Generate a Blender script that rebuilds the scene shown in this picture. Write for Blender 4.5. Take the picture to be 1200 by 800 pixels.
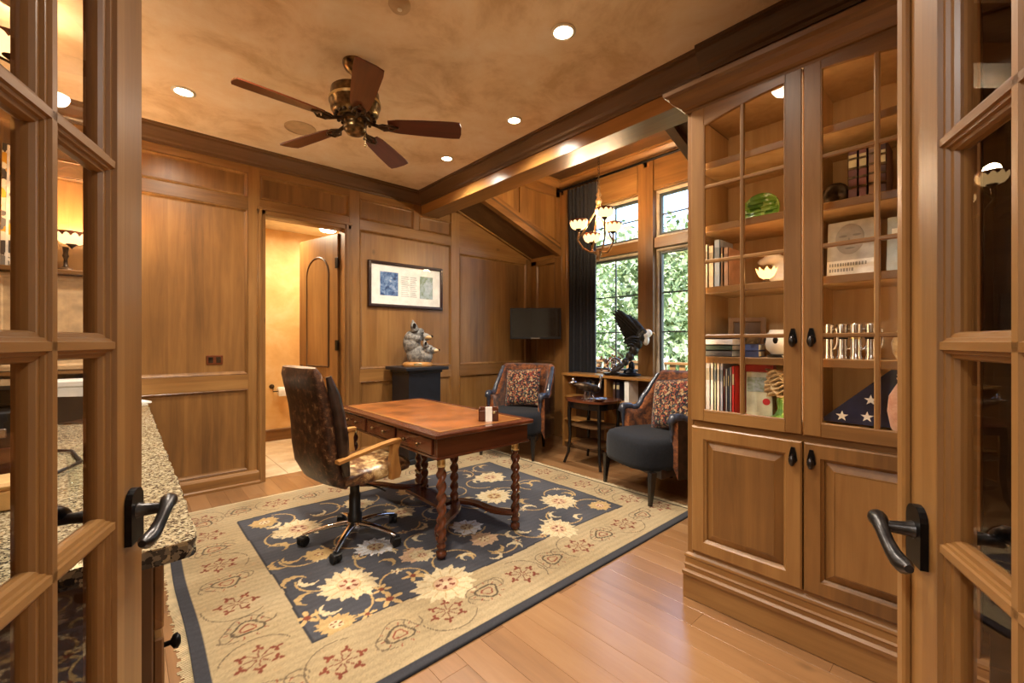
import bpy, bmesh, math, random
import numpy as np
from mathutils import Vector, Matrix, Euler
random.seed(7); rng = np.random.default_rng(7)
PI = math.pi; R_ = math.radians
for o in list(bpy.data.objects): bpy.data.objects.remove(o)
scene = bpy.context.scene
C = scene.collection
# ------------------------------------------------------------ camera
F_PX = 507.0; HC = 1.29; YAW = math.atan(455/507.)
cam_d = bpy.data.cameras.new('camera'); cam = bpy.data.objects.new('camera', cam_d); C.objects.link(cam)
cam.location = (0, 0, HC); cam.rotation_euler = (PI/2, 0, -YAW)
cam_d.sensor_width = 36; cam_d.lens = 36*F_PX/1200; cam_d.clip_start = 0.02
scene.camera = cam
scene.view_settings.view_transform = 'Standard'; scene.view_settings.look = 'None'
scene.view_settings.gamma = 1; scene.view_settings.use_curve_mapping = False
scene.view_settings.exposure = 1.2
# ------------------------------------------------------------ world, sun
W = bpy.data.worlds.new('sky'); scene.world = W; W.use_nodes = True
wn = W.node_tree.nodes; wl = W.node_tree.links; bg = wn['Background']
sky = wn.new('ShaderNodeTexSky'); sky.sky_type = 'NISHITA'; sky.sun_disc = False
sky.sun_elevation = R_(50); sky.sun_rotation = R_(200); sky.air_density = 1.0; sky.dust_density = 1.5
wl.new(sky.outputs[0], bg.inputs[0]); bg.inputs[1].default_value = 0.62
sun_d = bpy.data.lights.new('sun', 'SUN'); sun = bpy.data.objects.new('sun', sun_d); C.objects.link(sun)
sun_d.energy = 6.5; sun_d.angle = R_(1.0); sun_d.color = (1, .95, .86)
sun.rotation_euler = (R_(35), 0, R_(-100)); sun.location = (-3, -3, 9)
# ------------------------------------------------------------ pixel helpers (1200x800 frame)
FW = (math.sin(YAW), math.cos(YAW)); RT = (math.cos(YAW), -math.sin(YAW))
def ray(x, y):
    l = (x-600)/F_PX; u = (400-y)/F_PX
    return Vector((FW[0]+RT[0]*l, FW[1]+RT[1]*l, u))
def onz(x, y, z=0.0):
    r = ray(x, y); t = (z-HC)/r.z; return Vector((r.x*t, r.y*t, z))
def onX(x, y, X):
    r = ray(x, y); t = X/r.x; return Vector((X, r.y*t, HC+r.z*t))
def onY(x, y, Y):
    r = ray(x, y); t = Y/r.y; return Vector((r.x*t, Y, HC+r.z*t))
# ------------------------------------------------------------ colour / materials
def lin(c):
    return tuple((v/255/12.92 if v/255 <= .04045 else ((v/255+.055)/1.055)**2.4) for v in c)
def rgba(c): return (*lin(c), 1)
M = {}
def new_mat(name):
    m = bpy.data.materials.new(name); m.use_nodes = True
    nt = m.node_tree; b = nt.nodes['Principled BSDF']; M[name] = m
    return m, nt, b
def N(nt, t, **kw):
    n = nt.nodes.new(t)
    for k, v in kw.items(): setattr(n, k, v)
    return n
def ramp(nt, stops, interp='LINEAR'):
    r = N(nt, 'ShaderNodeValToRGB'); e = r.color_ramp; e.interpolation = interp
    while len(e.elements) < len(stops): e.elements.new(.5)
    for el, (p, c) in zip(e.elements, stops):
        el.position = p; el.color = rgba(c)
    return r
def plain(name, col, rough=.5, metal=0, var=.06, scale=14, spec=.5, coat=0, bump=0, emit=None, sheen=0):
    """principled with slight noise variation of the colour"""
    m, nt, b = new_mat(name)
    tc = N(nt, 'ShaderNodeTexCoord'); no = N(nt, 'ShaderNodeTexNoise'); no.inputs['Scale'].default_value = scale
    no.inputs['Detail'].default_value = 4
    nt.links.new(tc.outputs['Object'], no.inputs['Vector'])
    a = [max(0, c*(1-var*2)) for c in col]; z = [min(255, c*(1+var*2)) for c in col]
    r = ramp(nt, [(.3, a), (.7, z)]); nt.links.new(no.outputs[0], r.inputs[0])
    nt.links.new(r.outputs[0], b.inputs['Base Color'])
    b.inputs['Roughness'].default_value = rough; b.inputs['Metallic'].default_value = metal
    b.inputs['Specular IOR Level'].default_value = spec; b.inputs['Coat Weight'].default_value = coat
    b.inputs['Sheen Weight'].default_value = sheen
    if emit: b.inputs['Emission Color'].default_value = rgba(emit[0]); b.inputs['Emission Strength'].default_value = emit[1]
    if bump:
        bp = N(nt, 'ShaderNodeBump'); bp.inputs['Strength'].default_value = bump
        n2 = N(nt, 'ShaderNodeTexNoise'); n2.inputs['Scale'].default_value = scale*6; nt.links.new(tc.outputs['Object'], n2.inputs['Vector'])
        nt.links.new(n2.outputs[0], bp.inputs['Height']); nt.links.new(bp.outputs[0], b.inputs['Normal'])
    return m
def wood(name, dark, mid, light, axis='Z', rough=.38, coat=.15, knots=.5, fine=1.0, rand=.25, spec=.4, boards=.12):
    """knotty timber: stretched grain along one axis, blotches, scattered knots, board-to-board variation"""
    m, nt, b = new_mat(name); L = nt.links.new
    tc = N(nt, 'ShaderNodeTexCoord'); oi = N(nt, 'ShaderNodeObjectInfo')
    off = N(nt, 'ShaderNodeVectorMath', operation='SCALE'); off.inputs[0].default_value = (7.3, 5.1, 9.7)
    L(oi.outputs['Random'], off.inputs['Scale'])
    add = N(nt, 'ShaderNodeVectorMath', operation='ADD'); L(tc.outputs['Object'], add.inputs[0]); L(off.outputs[0], add.inputs[1])
    mp = N(nt, 'ShaderNodeMapping'); s = [22*fine]*3; s['XYZ'.index(axis)] = 1.5*fine; mp.inputs['Scale'].default_value = s
    L(add.outputs[0], mp.inputs['Vector'])
    g = N(nt, 'ShaderNodeTexNoise'); g.inputs['Scale'].default_value = 1; g.inputs['Detail'].default_value = 6; g.inputs['Roughness'].default_value = .62; g.inputs['Distortion'].default_value = .6
    L(mp.outputs[0], g.inputs['Vector'])
    mp2 = N(nt, 'ShaderNodeMapping'); s2 = [3.2]*3; s2['XYZ'.index(axis)] = 1.1; mp2.inputs['Scale'].default_value = s2; L(add.outputs[0], mp2.inputs['Vector'])
    bl = N(nt, 'ShaderNodeTexNoise'); bl.inputs['Scale'].default_value = 1; bl.inputs['Detail'].default_value = 3; L(mp2.outputs[0], bl.inputs['Vector'])
    mx = N(nt, 'ShaderNodeMath', operation='MULTIPLY_ADD'); mx.inputs[1].default_value = .40
    L(g.outputs[0], mx.inputs[0])
    m2 = N(nt, 'ShaderNodeMath', operation='MULTIPLY'); m2.inputs[1].default_value = .45; L(bl.outputs[0], m2.inputs[0]); L(m2.outputs[0], mx.inputs[2])
    rv = N(nt, 'ShaderNodeMath', operation='MULTIPLY_ADD'); rv.inputs[1].default_value = rand*.5; rv.inputs[2].default_value = -rand*.25; L(oi.outputs['Random'], rv.inputs[0])
    sm0 = N(nt, 'ShaderNodeMath', operation='ADD'); L(mx.outputs[0], sm0.inputs[0]); L(rv.outputs[0], sm0.inputs[1])
    # edge-glued boards: tone steps across the grain
    dt = N(nt, 'ShaderNodeVectorMath', operation='DOT_PRODUCT'); dt.inputs[1].default_value = {'Z': (8.3, 8.3, 0), 'X': (0, 8.3, 8.3), 'Y': (8.3, 0, 8.3)}[axis]; L(add.outputs[0], dt.inputs[0])
    fl_ = N(nt, 'ShaderNodeMath', operation='FLOOR'); L(dt.outputs['Value'], fl_.inputs[0])
    wnz = N(nt, 'ShaderNodeTexWhiteNoise', noise_dimensions='1D'); L(fl_.outputs[0], wnz.inputs['W'])
    bw = N(nt, 'ShaderNodeMath', operation='MULTIPLY_ADD'); bw.inputs[1].default_value = boards; bw.inputs[2].default_value = .07-boards*.5; L(wnz.outputs['Value'], bw.inputs[0])
    sm = N(nt, 'ShaderNodeMath', operation='ADD'); L(sm0.outputs[0], sm.inputs[0]); L(bw.outputs[0], sm.inputs[1])
    r = ramp(nt, [(.24, dark), (.5, mid), (.78, light)]); L(sm.outputs[0], r.inputs[0])
    out = r.outputs[0]
    if knots:
        mp3 = N(nt, 'ShaderNodeMapping'); s3 = [4.5]*3; s3['XYZ'.index(axis)] = 2.6; mp3.inputs['Scale'].default_value = s3; L(add.outputs[0], mp3.inputs['Vector'])
        v = N(nt, 'ShaderNodeTexVoronoi'); v.inputs['Scale'].default_value = 1; L(mp3.outputs[0], v.inputs['Vector'])
        kr = ramp(nt, [(.02, (255, 255, 255)), (.11, (0, 0, 0))]); L(v.outputs['Distance'], kr.inputs[0])
        sc = N(nt, 'ShaderNodeSeparateColor'); L(v.outputs['Color'], sc.inputs[0])
        gt = N(nt, 'ShaderNodeMath', operation='GREATER_THAN'); gt.inputs[1].default_value = .72; L(sc.outputs[0], gt.inputs[0])
        km = N(nt, 'ShaderNodeMath', operation='MULTIPLY'); L(kr.outputs[0], km.inputs[0]); L(gt.outputs[0], km.inputs[1])
        k2 = N(nt, 'ShaderNodeMath', operation='MULTIPLY'); k2.inputs[1].default_value = knots; L(km.outputs[0], k2.inputs[0])
        mi = N(nt, 'ShaderNodeMix', data_type='RGBA'); L(k2.outputs[0], mi.inputs[0]); L(out, mi.inputs[6]); mi.inputs[7].default_value = rgba([c*.35 for c in dark])
        out = mi.outputs[2]
    L(out, b.inputs['Base Color'])
    b.inputs['Roughness'].default_value = rough; b.inputs['Coat Weight'].default_value = coat; b.inputs['Coat Roughness'].default_value = .25
    b.inputs['Specular IOR Level'].default_value = spec
    bp = N(nt, 'ShaderNodeBump'); bp.inputs['Strength'].default_value = .06; bp.inputs['Distance'].default_value = .01
    L(g.outputs[0], bp.inputs['Height']); L(bp.outputs[0], b.inputs['Normal'])
    return m
def glass(name, tint=(255, 255, 255), ior=1.45, rough=.0):
    """thin clear pane: transmits straight through, mirrors by the Fresnel law"""
    m, nt, b = new_mat(name); L = nt.links.new; nt.nodes.remove(b)
    t = N(nt, 'ShaderNodeBsdfTransparent'); t.inputs[0].default_value = rgba(tint)
    g = N(nt, 'ShaderNodeBsdfGlossy'); g.inputs['Roughness'].default_value = rough
    fr = N(nt, 'ShaderNodeFresnel'); fr.inputs[0].default_value = ior
    geo = N(nt, 'ShaderNodeNewGeometry'); mxn = N(nt, 'ShaderNodeMath', operation='MULTIPLY')
    inv = N(nt, 'ShaderNodeMath', operation='SUBTRACT'); inv.inputs[0].default_value = 1; L(geo.outputs['Backfacing'], inv.inputs[1])
    L(fr.outputs[0], mxn.inputs[0]); L(inv.outputs[0], mxn.inputs[1])
    mi = N(nt, 'ShaderNodeMixShader'); L(mxn.outputs[0], mi.inputs[0]); L(t.outputs[0], mi.inputs[1]); L(g.outputs[0], mi.inputs[2])
    L(mi.outputs[0], nt.nodes['Material Output'].inputs[0]); return m
def patches(name, cols, scale, rough=.8, detail=0, bump=.1, sheen=.2, distort=1.5, spec=.3, kind='voronoi'):
    """flat multi-coloured print or hide: cells or noise cut into colours"""
    m, nt, b = new_mat(name); L = nt.links.new
    tc = N(nt, 'ShaderNodeTexCoord'); no = N(nt, 'ShaderNodeTexNoise'); no.inputs['Scale'].default_value = scale*.8; no.inputs['Detail'].default_value = 3
    L(tc.outputs['Object'], no.inputs['Vector'])
    sc = N(nt, 'ShaderNodeVectorMath', operation='SCALE'); sc.inputs['Scale'].default_value = distort/scale; L(no.outputs[1], sc.inputs[0])
    ad = N(nt, 'ShaderNodeVectorMath', operation='ADD'); L(tc.outputs['Object'], ad.inputs[0]); L(sc.outputs[0], ad.inputs[1])
    if kind == 'voronoi':
        v = N(nt, 'ShaderNodeTexVoronoi'); v.inputs['Scale'].default_value = scale; L(ad.outputs[0], v.inputs['Vector'])
        se = N(nt, 'ShaderNodeSeparateColor'); L(v.outputs['Color'], se.inputs[0]); src = se.outputs[0]
        stops = [(i/len(cols), c) for i, c in enumerate(cols)]; r = ramp(nt, stops, 'CONSTANT')
    else:
        v = N(nt, 'ShaderNodeTexNoise'); v.inputs['Scale'].default_value = scale; v.inputs['Detail'].default_value = 8; v.inputs['Roughness'].default_value = .7; L(ad.outputs[0], v.inputs['Vector'])
        src = v.outputs[0]; n = len(cols); r = ramp(nt, [(.32+.36*i/(n-1), c) for i, c in enumerate(cols)])
    L(src, r.inputs[0]); L(r.outputs[0], b.inputs['Base Color'])
    b.inputs['Roughness'].default_value = rough; b.inputs['Sheen Weight'].default_value = sheen; b.inputs['Specular IOR Level'].default_value = spec
    if bump:
        bp = N(nt, 'ShaderNodeBump'); bp.inputs['Strength'].default_value = bump; bp.inputs['Distance'].default_value = .01
        L(src, bp.inputs['Height']); L(bp.outputs[0], b.inputs['Normal'])
    return m
def emis(name, col, strength):
    m, nt, b = new_mat(name); b.inputs['Base Color'].default_value = rgba(col); b.inputs['Emission Color'].default_value = rgba(col); b.inputs['Emission Strength'].default_value = strength
    b.inputs['Roughness'].default_value = .4; return m

AD, AM, AL = (86, 57, 29), (132, 92, 48), (164, 122, 70)
for ax in 'XYZ':
    wood('alder_'+ax, AD, AM, AL, ax)
    wood('dark_wood_'+ax, (58, 40, 24), (88, 62, 38), (114, 84, 54), ax, knots=.3)
    wood('mahogany_'+ax, (46, 22, 13), (84, 42, 24), (116, 64, 38), ax, rough=.22, coat=.5, knots=0, rand=.1)
    wood('honey_'+ax, (126, 84, 40), (168, 118, 62), (192, 144, 86), ax, rough=.3, coat=.3, knots=0, rand=.1)
    wood('ebony_'+ax, (10, 8, 8), (20, 16, 15), (32, 26, 24), ax, rough=.25, coat=.4, knots=0)
wood('floor_oak', (112, 78, 48), (146, 106, 68), (168, 130, 90), 'Y', rough=.28, coat=.7, knots=.45, rand=.38, spec=.6, boards=0)
wood('cab_inner', (156, 118, 74), (194, 156, 106), (214, 182, 136), 'Z', rough=.55, knots=.15, coat=0)
wood('fan_blade', (58, 24, 10), (98, 44, 18), (130, 64, 28), 'X', rough=.35, knots=0, rand=.1)
# plaster ceiling with a mottled faux finish
def faux(name, cols, scale):
    m, nt, b = new_mat(name); L = nt.links.new; tc = N(nt, 'ShaderNodeTexCoord')
    a = N(nt, 'ShaderNodeTexNoise'); a.inputs['Scale'].default_value = scale; a.inputs['Detail'].default_value = 7; a.inputs['Roughness'].default_value = .68; a.inputs['Distortion'].default_value = .35
    L(tc.outputs['Object'], a.inputs['Vector']); r = ramp(nt, [(.34, cols[0]), (.5, cols[1]), (.66, cols[2])]); L(a.outputs[0], r.inputs[0])
    L(r.outputs[0], b.inputs['Base Color']); b.inputs['Roughness'].default_value = .55; b.inputs['Specular IOR Level'].default_value = .35; return m
faux('ceiling_plaster', ((214, 186, 146), (238, 216, 184), (246, 230, 206)), 2.4)
faux('bath_plaster', ((216, 170, 106), (228, 186, 122), (236, 202, 146)), 2.0)
faux('hall_plaster', ((190, 176, 152), (204, 190, 166), (214, 202, 180)), 2.0)
faux('bath_tile', ((196, 172, 136), (214, 194, 160), (226, 210, 182)), 3.0)
plain('grout', (150, 130, 104), .8)
glass('pane_glass'); glass('window_glass'); glass('clear_glass', (250, 252, 251))
plain('iron', (26, 25, 26), .38, .85, .1, 40, bump=.05)
plain('pewter', (60, 58, 58), .32, .9, .12, 60)
plain('brass', (216, 198, 150), .26, .9, .05)
plain('antique_brass', (104, 84, 56), .3, .9, .25, 30)
plain('bronze', (58, 46, 34), .4, .8, .3, 20)
plain('chrome', (215, 215, 220), .12, 1, .02)
plain('silver', (205, 205, 208), .2, 1, .04)
plain('black_plastic', (16, 16, 17), .45)
plain('black_gloss', (10, 10, 12), .12, coat=.5)
plain('white_plastic', (226, 224, 218), .4, var=.02)
plain('white_paper', (240, 238, 230), .8, var=.02)
plain('porcelain', (228, 224, 214), .3, var=.04)
plain('navy', (20, 26, 58), .85, var=.1, sheen=.3)
plain('pedestal_black', (22, 24, 30), .42, var=.08)
plain('charcoal_cloth', (19, 21, 27), .9, var=.12, scale=60, bump=.15, sheen=.08, spec=.3)
plain('curtain_cloth', (15, 15, 22), .85, var=.15, scale=30, sheen=.3)
plain('blue_leather', (52, 56, 68), .28, var=.18, scale=30, coat=.3, bump=.05)
plain('dark_leather', (34, 22, 18), .3, var=.3, scale=20, coat=.25, bump=.06)
plain('frame_dark', (40, 18, 18), .3, coat=.3)
plain('outlet_copper', (120, 66, 36), .4, .6)
plain('speaker_grille', (196, 170, 134), .7, var=.03)
plain('trim_white', (236, 228, 210), .4, var=.02)
plain('sash_grey', (66, 68, 66), .45, .2)
plain('jamb_light', (190, 172, 146), .45, var=.05)
patches('hide', [(20, 11, 8), (38, 21, 14), (58, 34, 22), (88, 57, 38), (160, 130, 92)], 24, rough=.34, kind='noise', bump=.12, sheen=0, spec=.5)
patches('seat_hide', [(30, 17, 10), (66, 38, 22), (110, 74, 44), (190, 158, 108), (226, 204, 160)], 9, rough=.34, kind='noise', bump=.1, sheen=0, spec=.5)
patches('armchair_velvet', [(34, 16, 9), (70, 36, 16), (112, 60, 26), (150, 88, 40), (60, 30, 14)], 16, kind='noise', rough=.7, sheen=.3)
patches('paisley', [(22, 20, 26), (132, 56, 40), (166, 128, 82), (40, 32, 32), (150, 84, 54), (30, 27, 34), (172, 150, 116), (92, 42, 34), (70, 78, 72), (26, 24, 30)], 70, distort=2.2)
patches('granite', [(74, 68, 58), (142, 130, 102), (176, 164, 132), (112, 102, 82), (190, 180, 152), (52, 48, 44), (158, 146, 116), (168, 156, 124)], 170, rough=.14, distort=3, bump=0, sheen=0, spec=.6)
patches('granite_edge', [(30, 30, 32), (70, 68, 66), (120, 114, 100), (44, 42, 42), (160, 150, 124)], 70, rough=.25, distort=3, bump=.3, sheen=0)
patches('wolf_fur', [(48, 47, 46), (88, 87, 85), (124, 121, 116), (150, 146, 138), (120, 96, 68)], 22, kind='noise', rough=.5, bump=.18, sheen=0)
patches('tan_fur', [(150, 112, 70), (188, 150, 100), (214, 190, 150)], 24, kind='noise', rough=.5, bump=.3, sheen=0)
patches('eagle_feather', [(14, 13, 12), (28, 25, 21), (44, 38, 30), (20, 18, 16)], 40, kind='noise', rough=.42, bump=.4, sheen=0)
patches('birch_print', [(228, 214, 186), (210, 150, 40), (120, 112, 100), (236, 186, 70), (70, 62, 54), (222, 208, 178)], 15, rough=.6, bump=0, sheen=0, distort=2)
patches('photo_blue', [(30, 40, 64), (60, 92, 140), (120, 150, 190), (200, 208, 220)], 14, kind='noise', rough=.4, bump=0, sheen=0)
patches('photo_green', [(90, 104, 84), (140, 156, 130), (176, 190, 196), (200, 208, 210)], 9, kind='noise', rough=.4, bump=0, sheen=0)
patches('foliage', [(98, 116, 78), (136, 152, 104), (168, 182, 134), (116, 134, 90), (192, 200, 160), (88, 106, 72)], 3, rough=.7, bump=0, sheen=0)
patches('bark', [(60, 46, 36), (92, 74, 58), (120, 102, 84)], 12, kind='noise')
patches('lawn', [(88, 112, 54), (118, 140, 74), (140, 150, 90)], 2, kind='noise')
patches('green_glass', [(70, 120, 40), (120, 168, 62), (160, 196, 96), (96, 146, 52)], 26, rough=.15, bump=.2, sheen=0, spec=.8)
patches('pink_marble', [(196, 132, 108), (224, 178, 150), (236, 206, 184)], 14, kind='noise', rough=.3)
patches('shell_tan', [(140, 104, 64), (196, 164, 112), (226, 204, 158)], 20, kind='noise', rough=.5)
patches('dried_flowers', [(96, 60, 40), (150, 96, 52), (60, 54, 70), (120, 110, 96), (176, 124, 60)], 60, rough=.7)
CAB_E, LAMP_E, CHAND_E, CAN_E, BATH_E, HALL_FILL_E = 5.0, 10.0, 9.0, 84.0, 12.0, 22.0   # watts
# ------------------------------------------------------------ mesh helpers
WORLD = set()   # things whose parts are modelled in room coordinates
class MB:
    def __init__(s): s.v = []; s.f = []; s.sm = []
    def add(s, vs, fs, smooth=False):
        o = len(s.v); s.v += [tuple(v) for v in vs]; s.f += [tuple(i+o for i in f) for f in fs]; s.sm += [smooth]*len(fs); return s
    def box(s, x0, x1, y0, y1, z0, z1, b=0.0):
        x0, x1 = min(x0, x1), max(x0, x1); y0, y1 = min(y0, y1), max(y0, y1); z0, z1 = min(z0, z1), max(z0, z1)
        b = min(b, (x1-x0)*.45, (y1-y0)*.45, (z1-z0)*.45)
        if b <= 0:
            vs = [(x, y, z) for z in (z0, z1) for y in (y0, y1) for x in (x0, x1)]
            return s.add(vs, [(0, 2, 3, 1), (4, 5, 7, 6), (0, 1, 5, 4), (2, 6, 7, 3), (0, 4, 6, 2), (1, 3, 7, 5)])
        bm = bmesh.new(); bmesh.ops.create_cube(bm, size=1)
        for v in bm.verts: v.co = Vector((x0+(v.co.x+.5)*(x1-x0), y0+(v.co.y+.5)*(y1-y0), z0+(v.co.z+.5)*(z1-z0)))
        bmesh.ops.bevel(bm, geom=bm.edges[:], offset=b, segments=1, affect='EDGES', profile=.5)
        bm.verts.ensure_lookup_table(); s.add([v.co[:] for v in bm.verts], [[v.index for v in f.verts] for f in bm.faces]); bm.free(); return s
    def prism(s, poly, a, b, axis='Z'):
        """poly = 2D outline (counter-clockwise), swept from a to b along the axis. axis X: poly=(y,z), Y: (x,z), Z: (x,y)"""
        def P(p, t): return {'X': (t, p[0], p[1]), 'Y': (p[0], t, p[1]), 'Z': (p[0], p[1], t)}[axis]
        n = len(poly); vs = [P(p, a) for p in poly]+[P(p, b) for p in poly]
        return s.add(vs, [tuple(range(n-1, -1, -1)), tuple(range(n, 2*n))]+[(i, (i+1) % n, n+(i+1) % n, n+i) for i in range(n)])
    def loft(s, rings, caps=True, smooth=True, closed=True):
        n = len(rings[0]); vs = [p for r in rings for p in r]; fs = []
        for k in range(len(rings)-1):
            for i in range(n if closed else n-1):
                j = (i+1) % n; fs.append((k*n+i, k*n+j, (k+1)*n+j, (k+1)*n+i))
        s.add(vs, fs, smooth)
        if caps: s.add(rings[0], [tuple(range(n-1, -1, -1))]); s.add(rings[-1], [tuple(range(n))])
        return s
    def lathe(s, prof, seg=20, c=(0, 0, 0), axis='Z', smooth=True, caps=True):
        rings = []
        for r, h in prof:
            ring = []
            for i in range(seg):
                a = 2*PI*i/seg; x, y = r*math.cos(a), r*math.sin(a)
                p = {'Z': (x, y, h), 'X': (h, x, y), 'Y': (y, h, x)}[axis]
                ring.append((p[0]+c[0], p[1]+c[1], p[2]+c[2]))
            rings.append(ring)
        return s.loft(rings, caps, smooth)
    def tube(s, path, rad, seg=8, smooth=True):
        path = [Vector(p) for p in path]; n = len(path); rings = []; up = None
        for i, p in enumerate(path):
            t = (path[min(i+1, n-1)]-path[max(i-1, 0)]).normalized()
            if up is None: up = Vector((0, 0, 1)) if abs(t.z) < .9 else Vector((1, 0, 0))
            u = (up-t*up.dot(t)).normalized(); up = u; w = t.cross(u)
            r = rad(i/(n-1)) if callable(rad) else (rad[i] if isinstance(rad, (list, tuple)) else rad)
            rings.append([tuple(p+(u*math.cos(2*PI*k/seg)+w*math.sin(2*PI*k/seg))*r) for k in range(seg)])
        return s.loft(rings, True, smooth)
    def ell(s, c, r, seg=16, rg=10, rot=None):
        vs = []; fs = []; mt = rot.to_matrix() if rot else None
        for j in range(1, rg):
            for i in range(seg):
                a = 2*PI*i/seg; t = PI*j/rg; v = Vector((r[0]*math.sin(t)*math.cos(a), r[1]*math.sin(t)*math.sin(a), r[2]*math.cos(t)))
                if mt: v = mt @ v
                vs.append(tuple(v+Vector(c)))
        for e in (1, -1):
            v = Vector((0, 0, r[2]*e)); v = mt @ v if mt else v; vs.append(tuple(v+Vector(c)))
        for j in range(rg-2):
            for i in range(seg): fs.append((j*seg+i, (j+1)*seg+i, (j+1)*seg+(i+1) % seg, j*seg+(i+1) % seg))
        t, b = len(vs)-2, len(vs)-1
        for i in range(seg): fs.append((t, i, (i+1) % seg)); fs.append((b, (rg-2)*seg+(i+1) % seg, (rg-2)*seg+i))
        return s.add(vs, fs, True)
    def frame(s, u0, u1, w0, w1, prof, P):
        """mitred rectangular moulding: prof = [(inset, height)...]; P(u, w, h) -> point"""
        rings = []
        for ins, h in prof:
            rings.append([P(u0+ins, w0+ins, h), P(u1-ins, w0+ins, h), P(u1-ins, w1-ins, h), P(u0+ins, w1-ins, h)])
        return s.loft(rings, False, False)
    def build(s, name, mat, parent=None, **props):
        if parent is not None:
            rt = parent
            while rt.parent: rt = rt.parent
            if rt.name in WORLD:
                b0 = rt.location; s.v = [(x-b0.x, y-b0.y, z-b0.z) for x, y, z in s.v]
        me = bpy.data.meshes.new(name); me.from_pydata(s.v, [], s.f)
        me.polygons.foreach_set('use_smooth', s.sm)
        bm = bmesh.new(); bm.from_mesh(me); bmesh.ops.recalc_face_normals(bm, faces=bm.faces); bm.to_mesh(me); bm.free()
        me.materials.append(M[mat] if isinstance(mat, str) else mat)
        o = bpy.data.objects.new(name, me); C.objects.link(o)
        if parent: o.parent = parent
        for k, v in props.items(): o[k] = v
        return o
def box(name, mat, x0, x1, y0, y1, z0, z1, b=.0, parent=None, **p):
    return MB().box(x0, x1, y0, y1, z0, z1, b).build(name, mat, parent, **p)
def empty(name, loc=(0, 0, 0), rz=0.0, **p):
    o = bpy.data.objects.new(name, None); C.objects.link(o); o.location = loc; o.rotation_euler = (0, 0, rz); o.empty_display_size = .1
    for k, v in p.items(): o[k] = v
    return o
def wthing(name, base, label, cat, group=None):
    o = empty(name, base, label=label, category=cat); WORLD.add(o.name)
    if group: o['group'] = group
    return o
def thing(name, loc, rz, label, cat, group=None):
    o = empty(name, loc, rz, label=label, category=cat)
    if group: o['group'] = group
    return o
def copy_tree(o, parent=None):
    c = o.copy(); C.objects.link(c); c.parent = parent
    for ch in list(o.children): copy_tree(ch, c)
    return c
def remesh(o, vox, smooth=4):
    m = o.modifiers.new('r', 'REMESH'); m.mode = 'VOXEL'; m.voxel_size = vox; m.use_smooth_shade = True
    m = o.modifiers.new('s', 'SMOOTH'); m.iterations = smooth; m.factor = .5; return o
def rot2(p, a): return (p[0]*math.cos(a)-p[1]*math.sin(a), p[0]*math.sin(a)+p[1]*math.cos(a))
ST = dict(kind='structure')
# ------------------------------------------------------------ measures of the room (metres)
YB = 4.51; ZC = 3.02; XW = 4.42; XL = -.64; YF = -.15; XBM = 2.60; XBK = 2.83; ZBM = 2.775
YCH, YCR = 3.95, 1.62; ZD = 3.45; DX0, DX1, DZ = .97, 1.702, 2.455
def zslope(x): return 3.025-(x-2.83)*.349
# ------------------------------------------------------------ floor of individual planks
floor = box('floor', 'dark_wood_Y', XL-2.2, XW+.1, -3.0, YB+.11, -.10, -.014, **ST)
pw = .128; k = 0; x = XL; bank = {}
while x < XW:
    w = min(pw, XW-x); y = YF-.05-random.random()*1.2 if x > -.7 else -.2
    y = -.55-random.random()*1.0
    while y < YB+.1:
        L = random.choice((.9, 1.2, 1.5, 1.8, 2.1)); y1 = min(y+L, YB+.1)
        if y1-y > .05:
            key = (round(w, 3), round(y1-y, 2))
            if key not in bank:
                o = MB().box(.0004, w-.0004, .0004, y1-y-.0004, -.016, 0, .0007).build('plank', 'floor_oak', floor); bank[key] = o.data
            else:
                o = bpy.data.objects.new('plank', bank[key]); C.objects.link(o); o.parent = floor
            o.location = (x, y, random.uniform(-.0006, 0))
        y = y1
    x += pw
# hall floor behind the doorway stays one sheet
box('hall_floor', 'floor_oak', XL-2.2, XW, -3.0, -1.55, -.014, -.002, parent=floor)
# ------------------------------------------------------------ ceiling
box('ceiling', 'ceiling_plaster', XL-.1, XBM+.02, YF-.06, YB+.1, ZC, ZC+.12, **ST)
# ------------------------------------------------------------ wood panelling on a wall plane
BEAD = [(0, 0), (0, .016), (.006, .021), (.013, .017), (.020, .006), (.030, .003), (.030, -.004)]
def panelling(wall, P, us, zs_of, grain, cap=True):
    pass
def PB(u, w, h): return (u, YB-h, w)          # back wall: u = X, w = Z, h = towards the room
def PR(u, w, h): return (XW-h, u, w)          # window wall: u = Y
def pbox(P, u0, u1, w0, w1, h0, h1, b, name, mat, parent):
    a = P(u0, w0, h0); c = P(u1, w1, h1)
    return box(name, mat, a[0], c[0], a[1], c[1], a[2], c[2], b, parent)
def panel(P, u0, u1, w0, w1, parent):
    pbox(P, u0+.004, u1-.004, w0+.004, w1-.004, -.01, .003, 0, 'panel', 'alder_Z', parent)
    MB().frame(u0, u1, w0, w1, BEAD, P).build('panel_moulding', 'alder_Z', parent)
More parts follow.
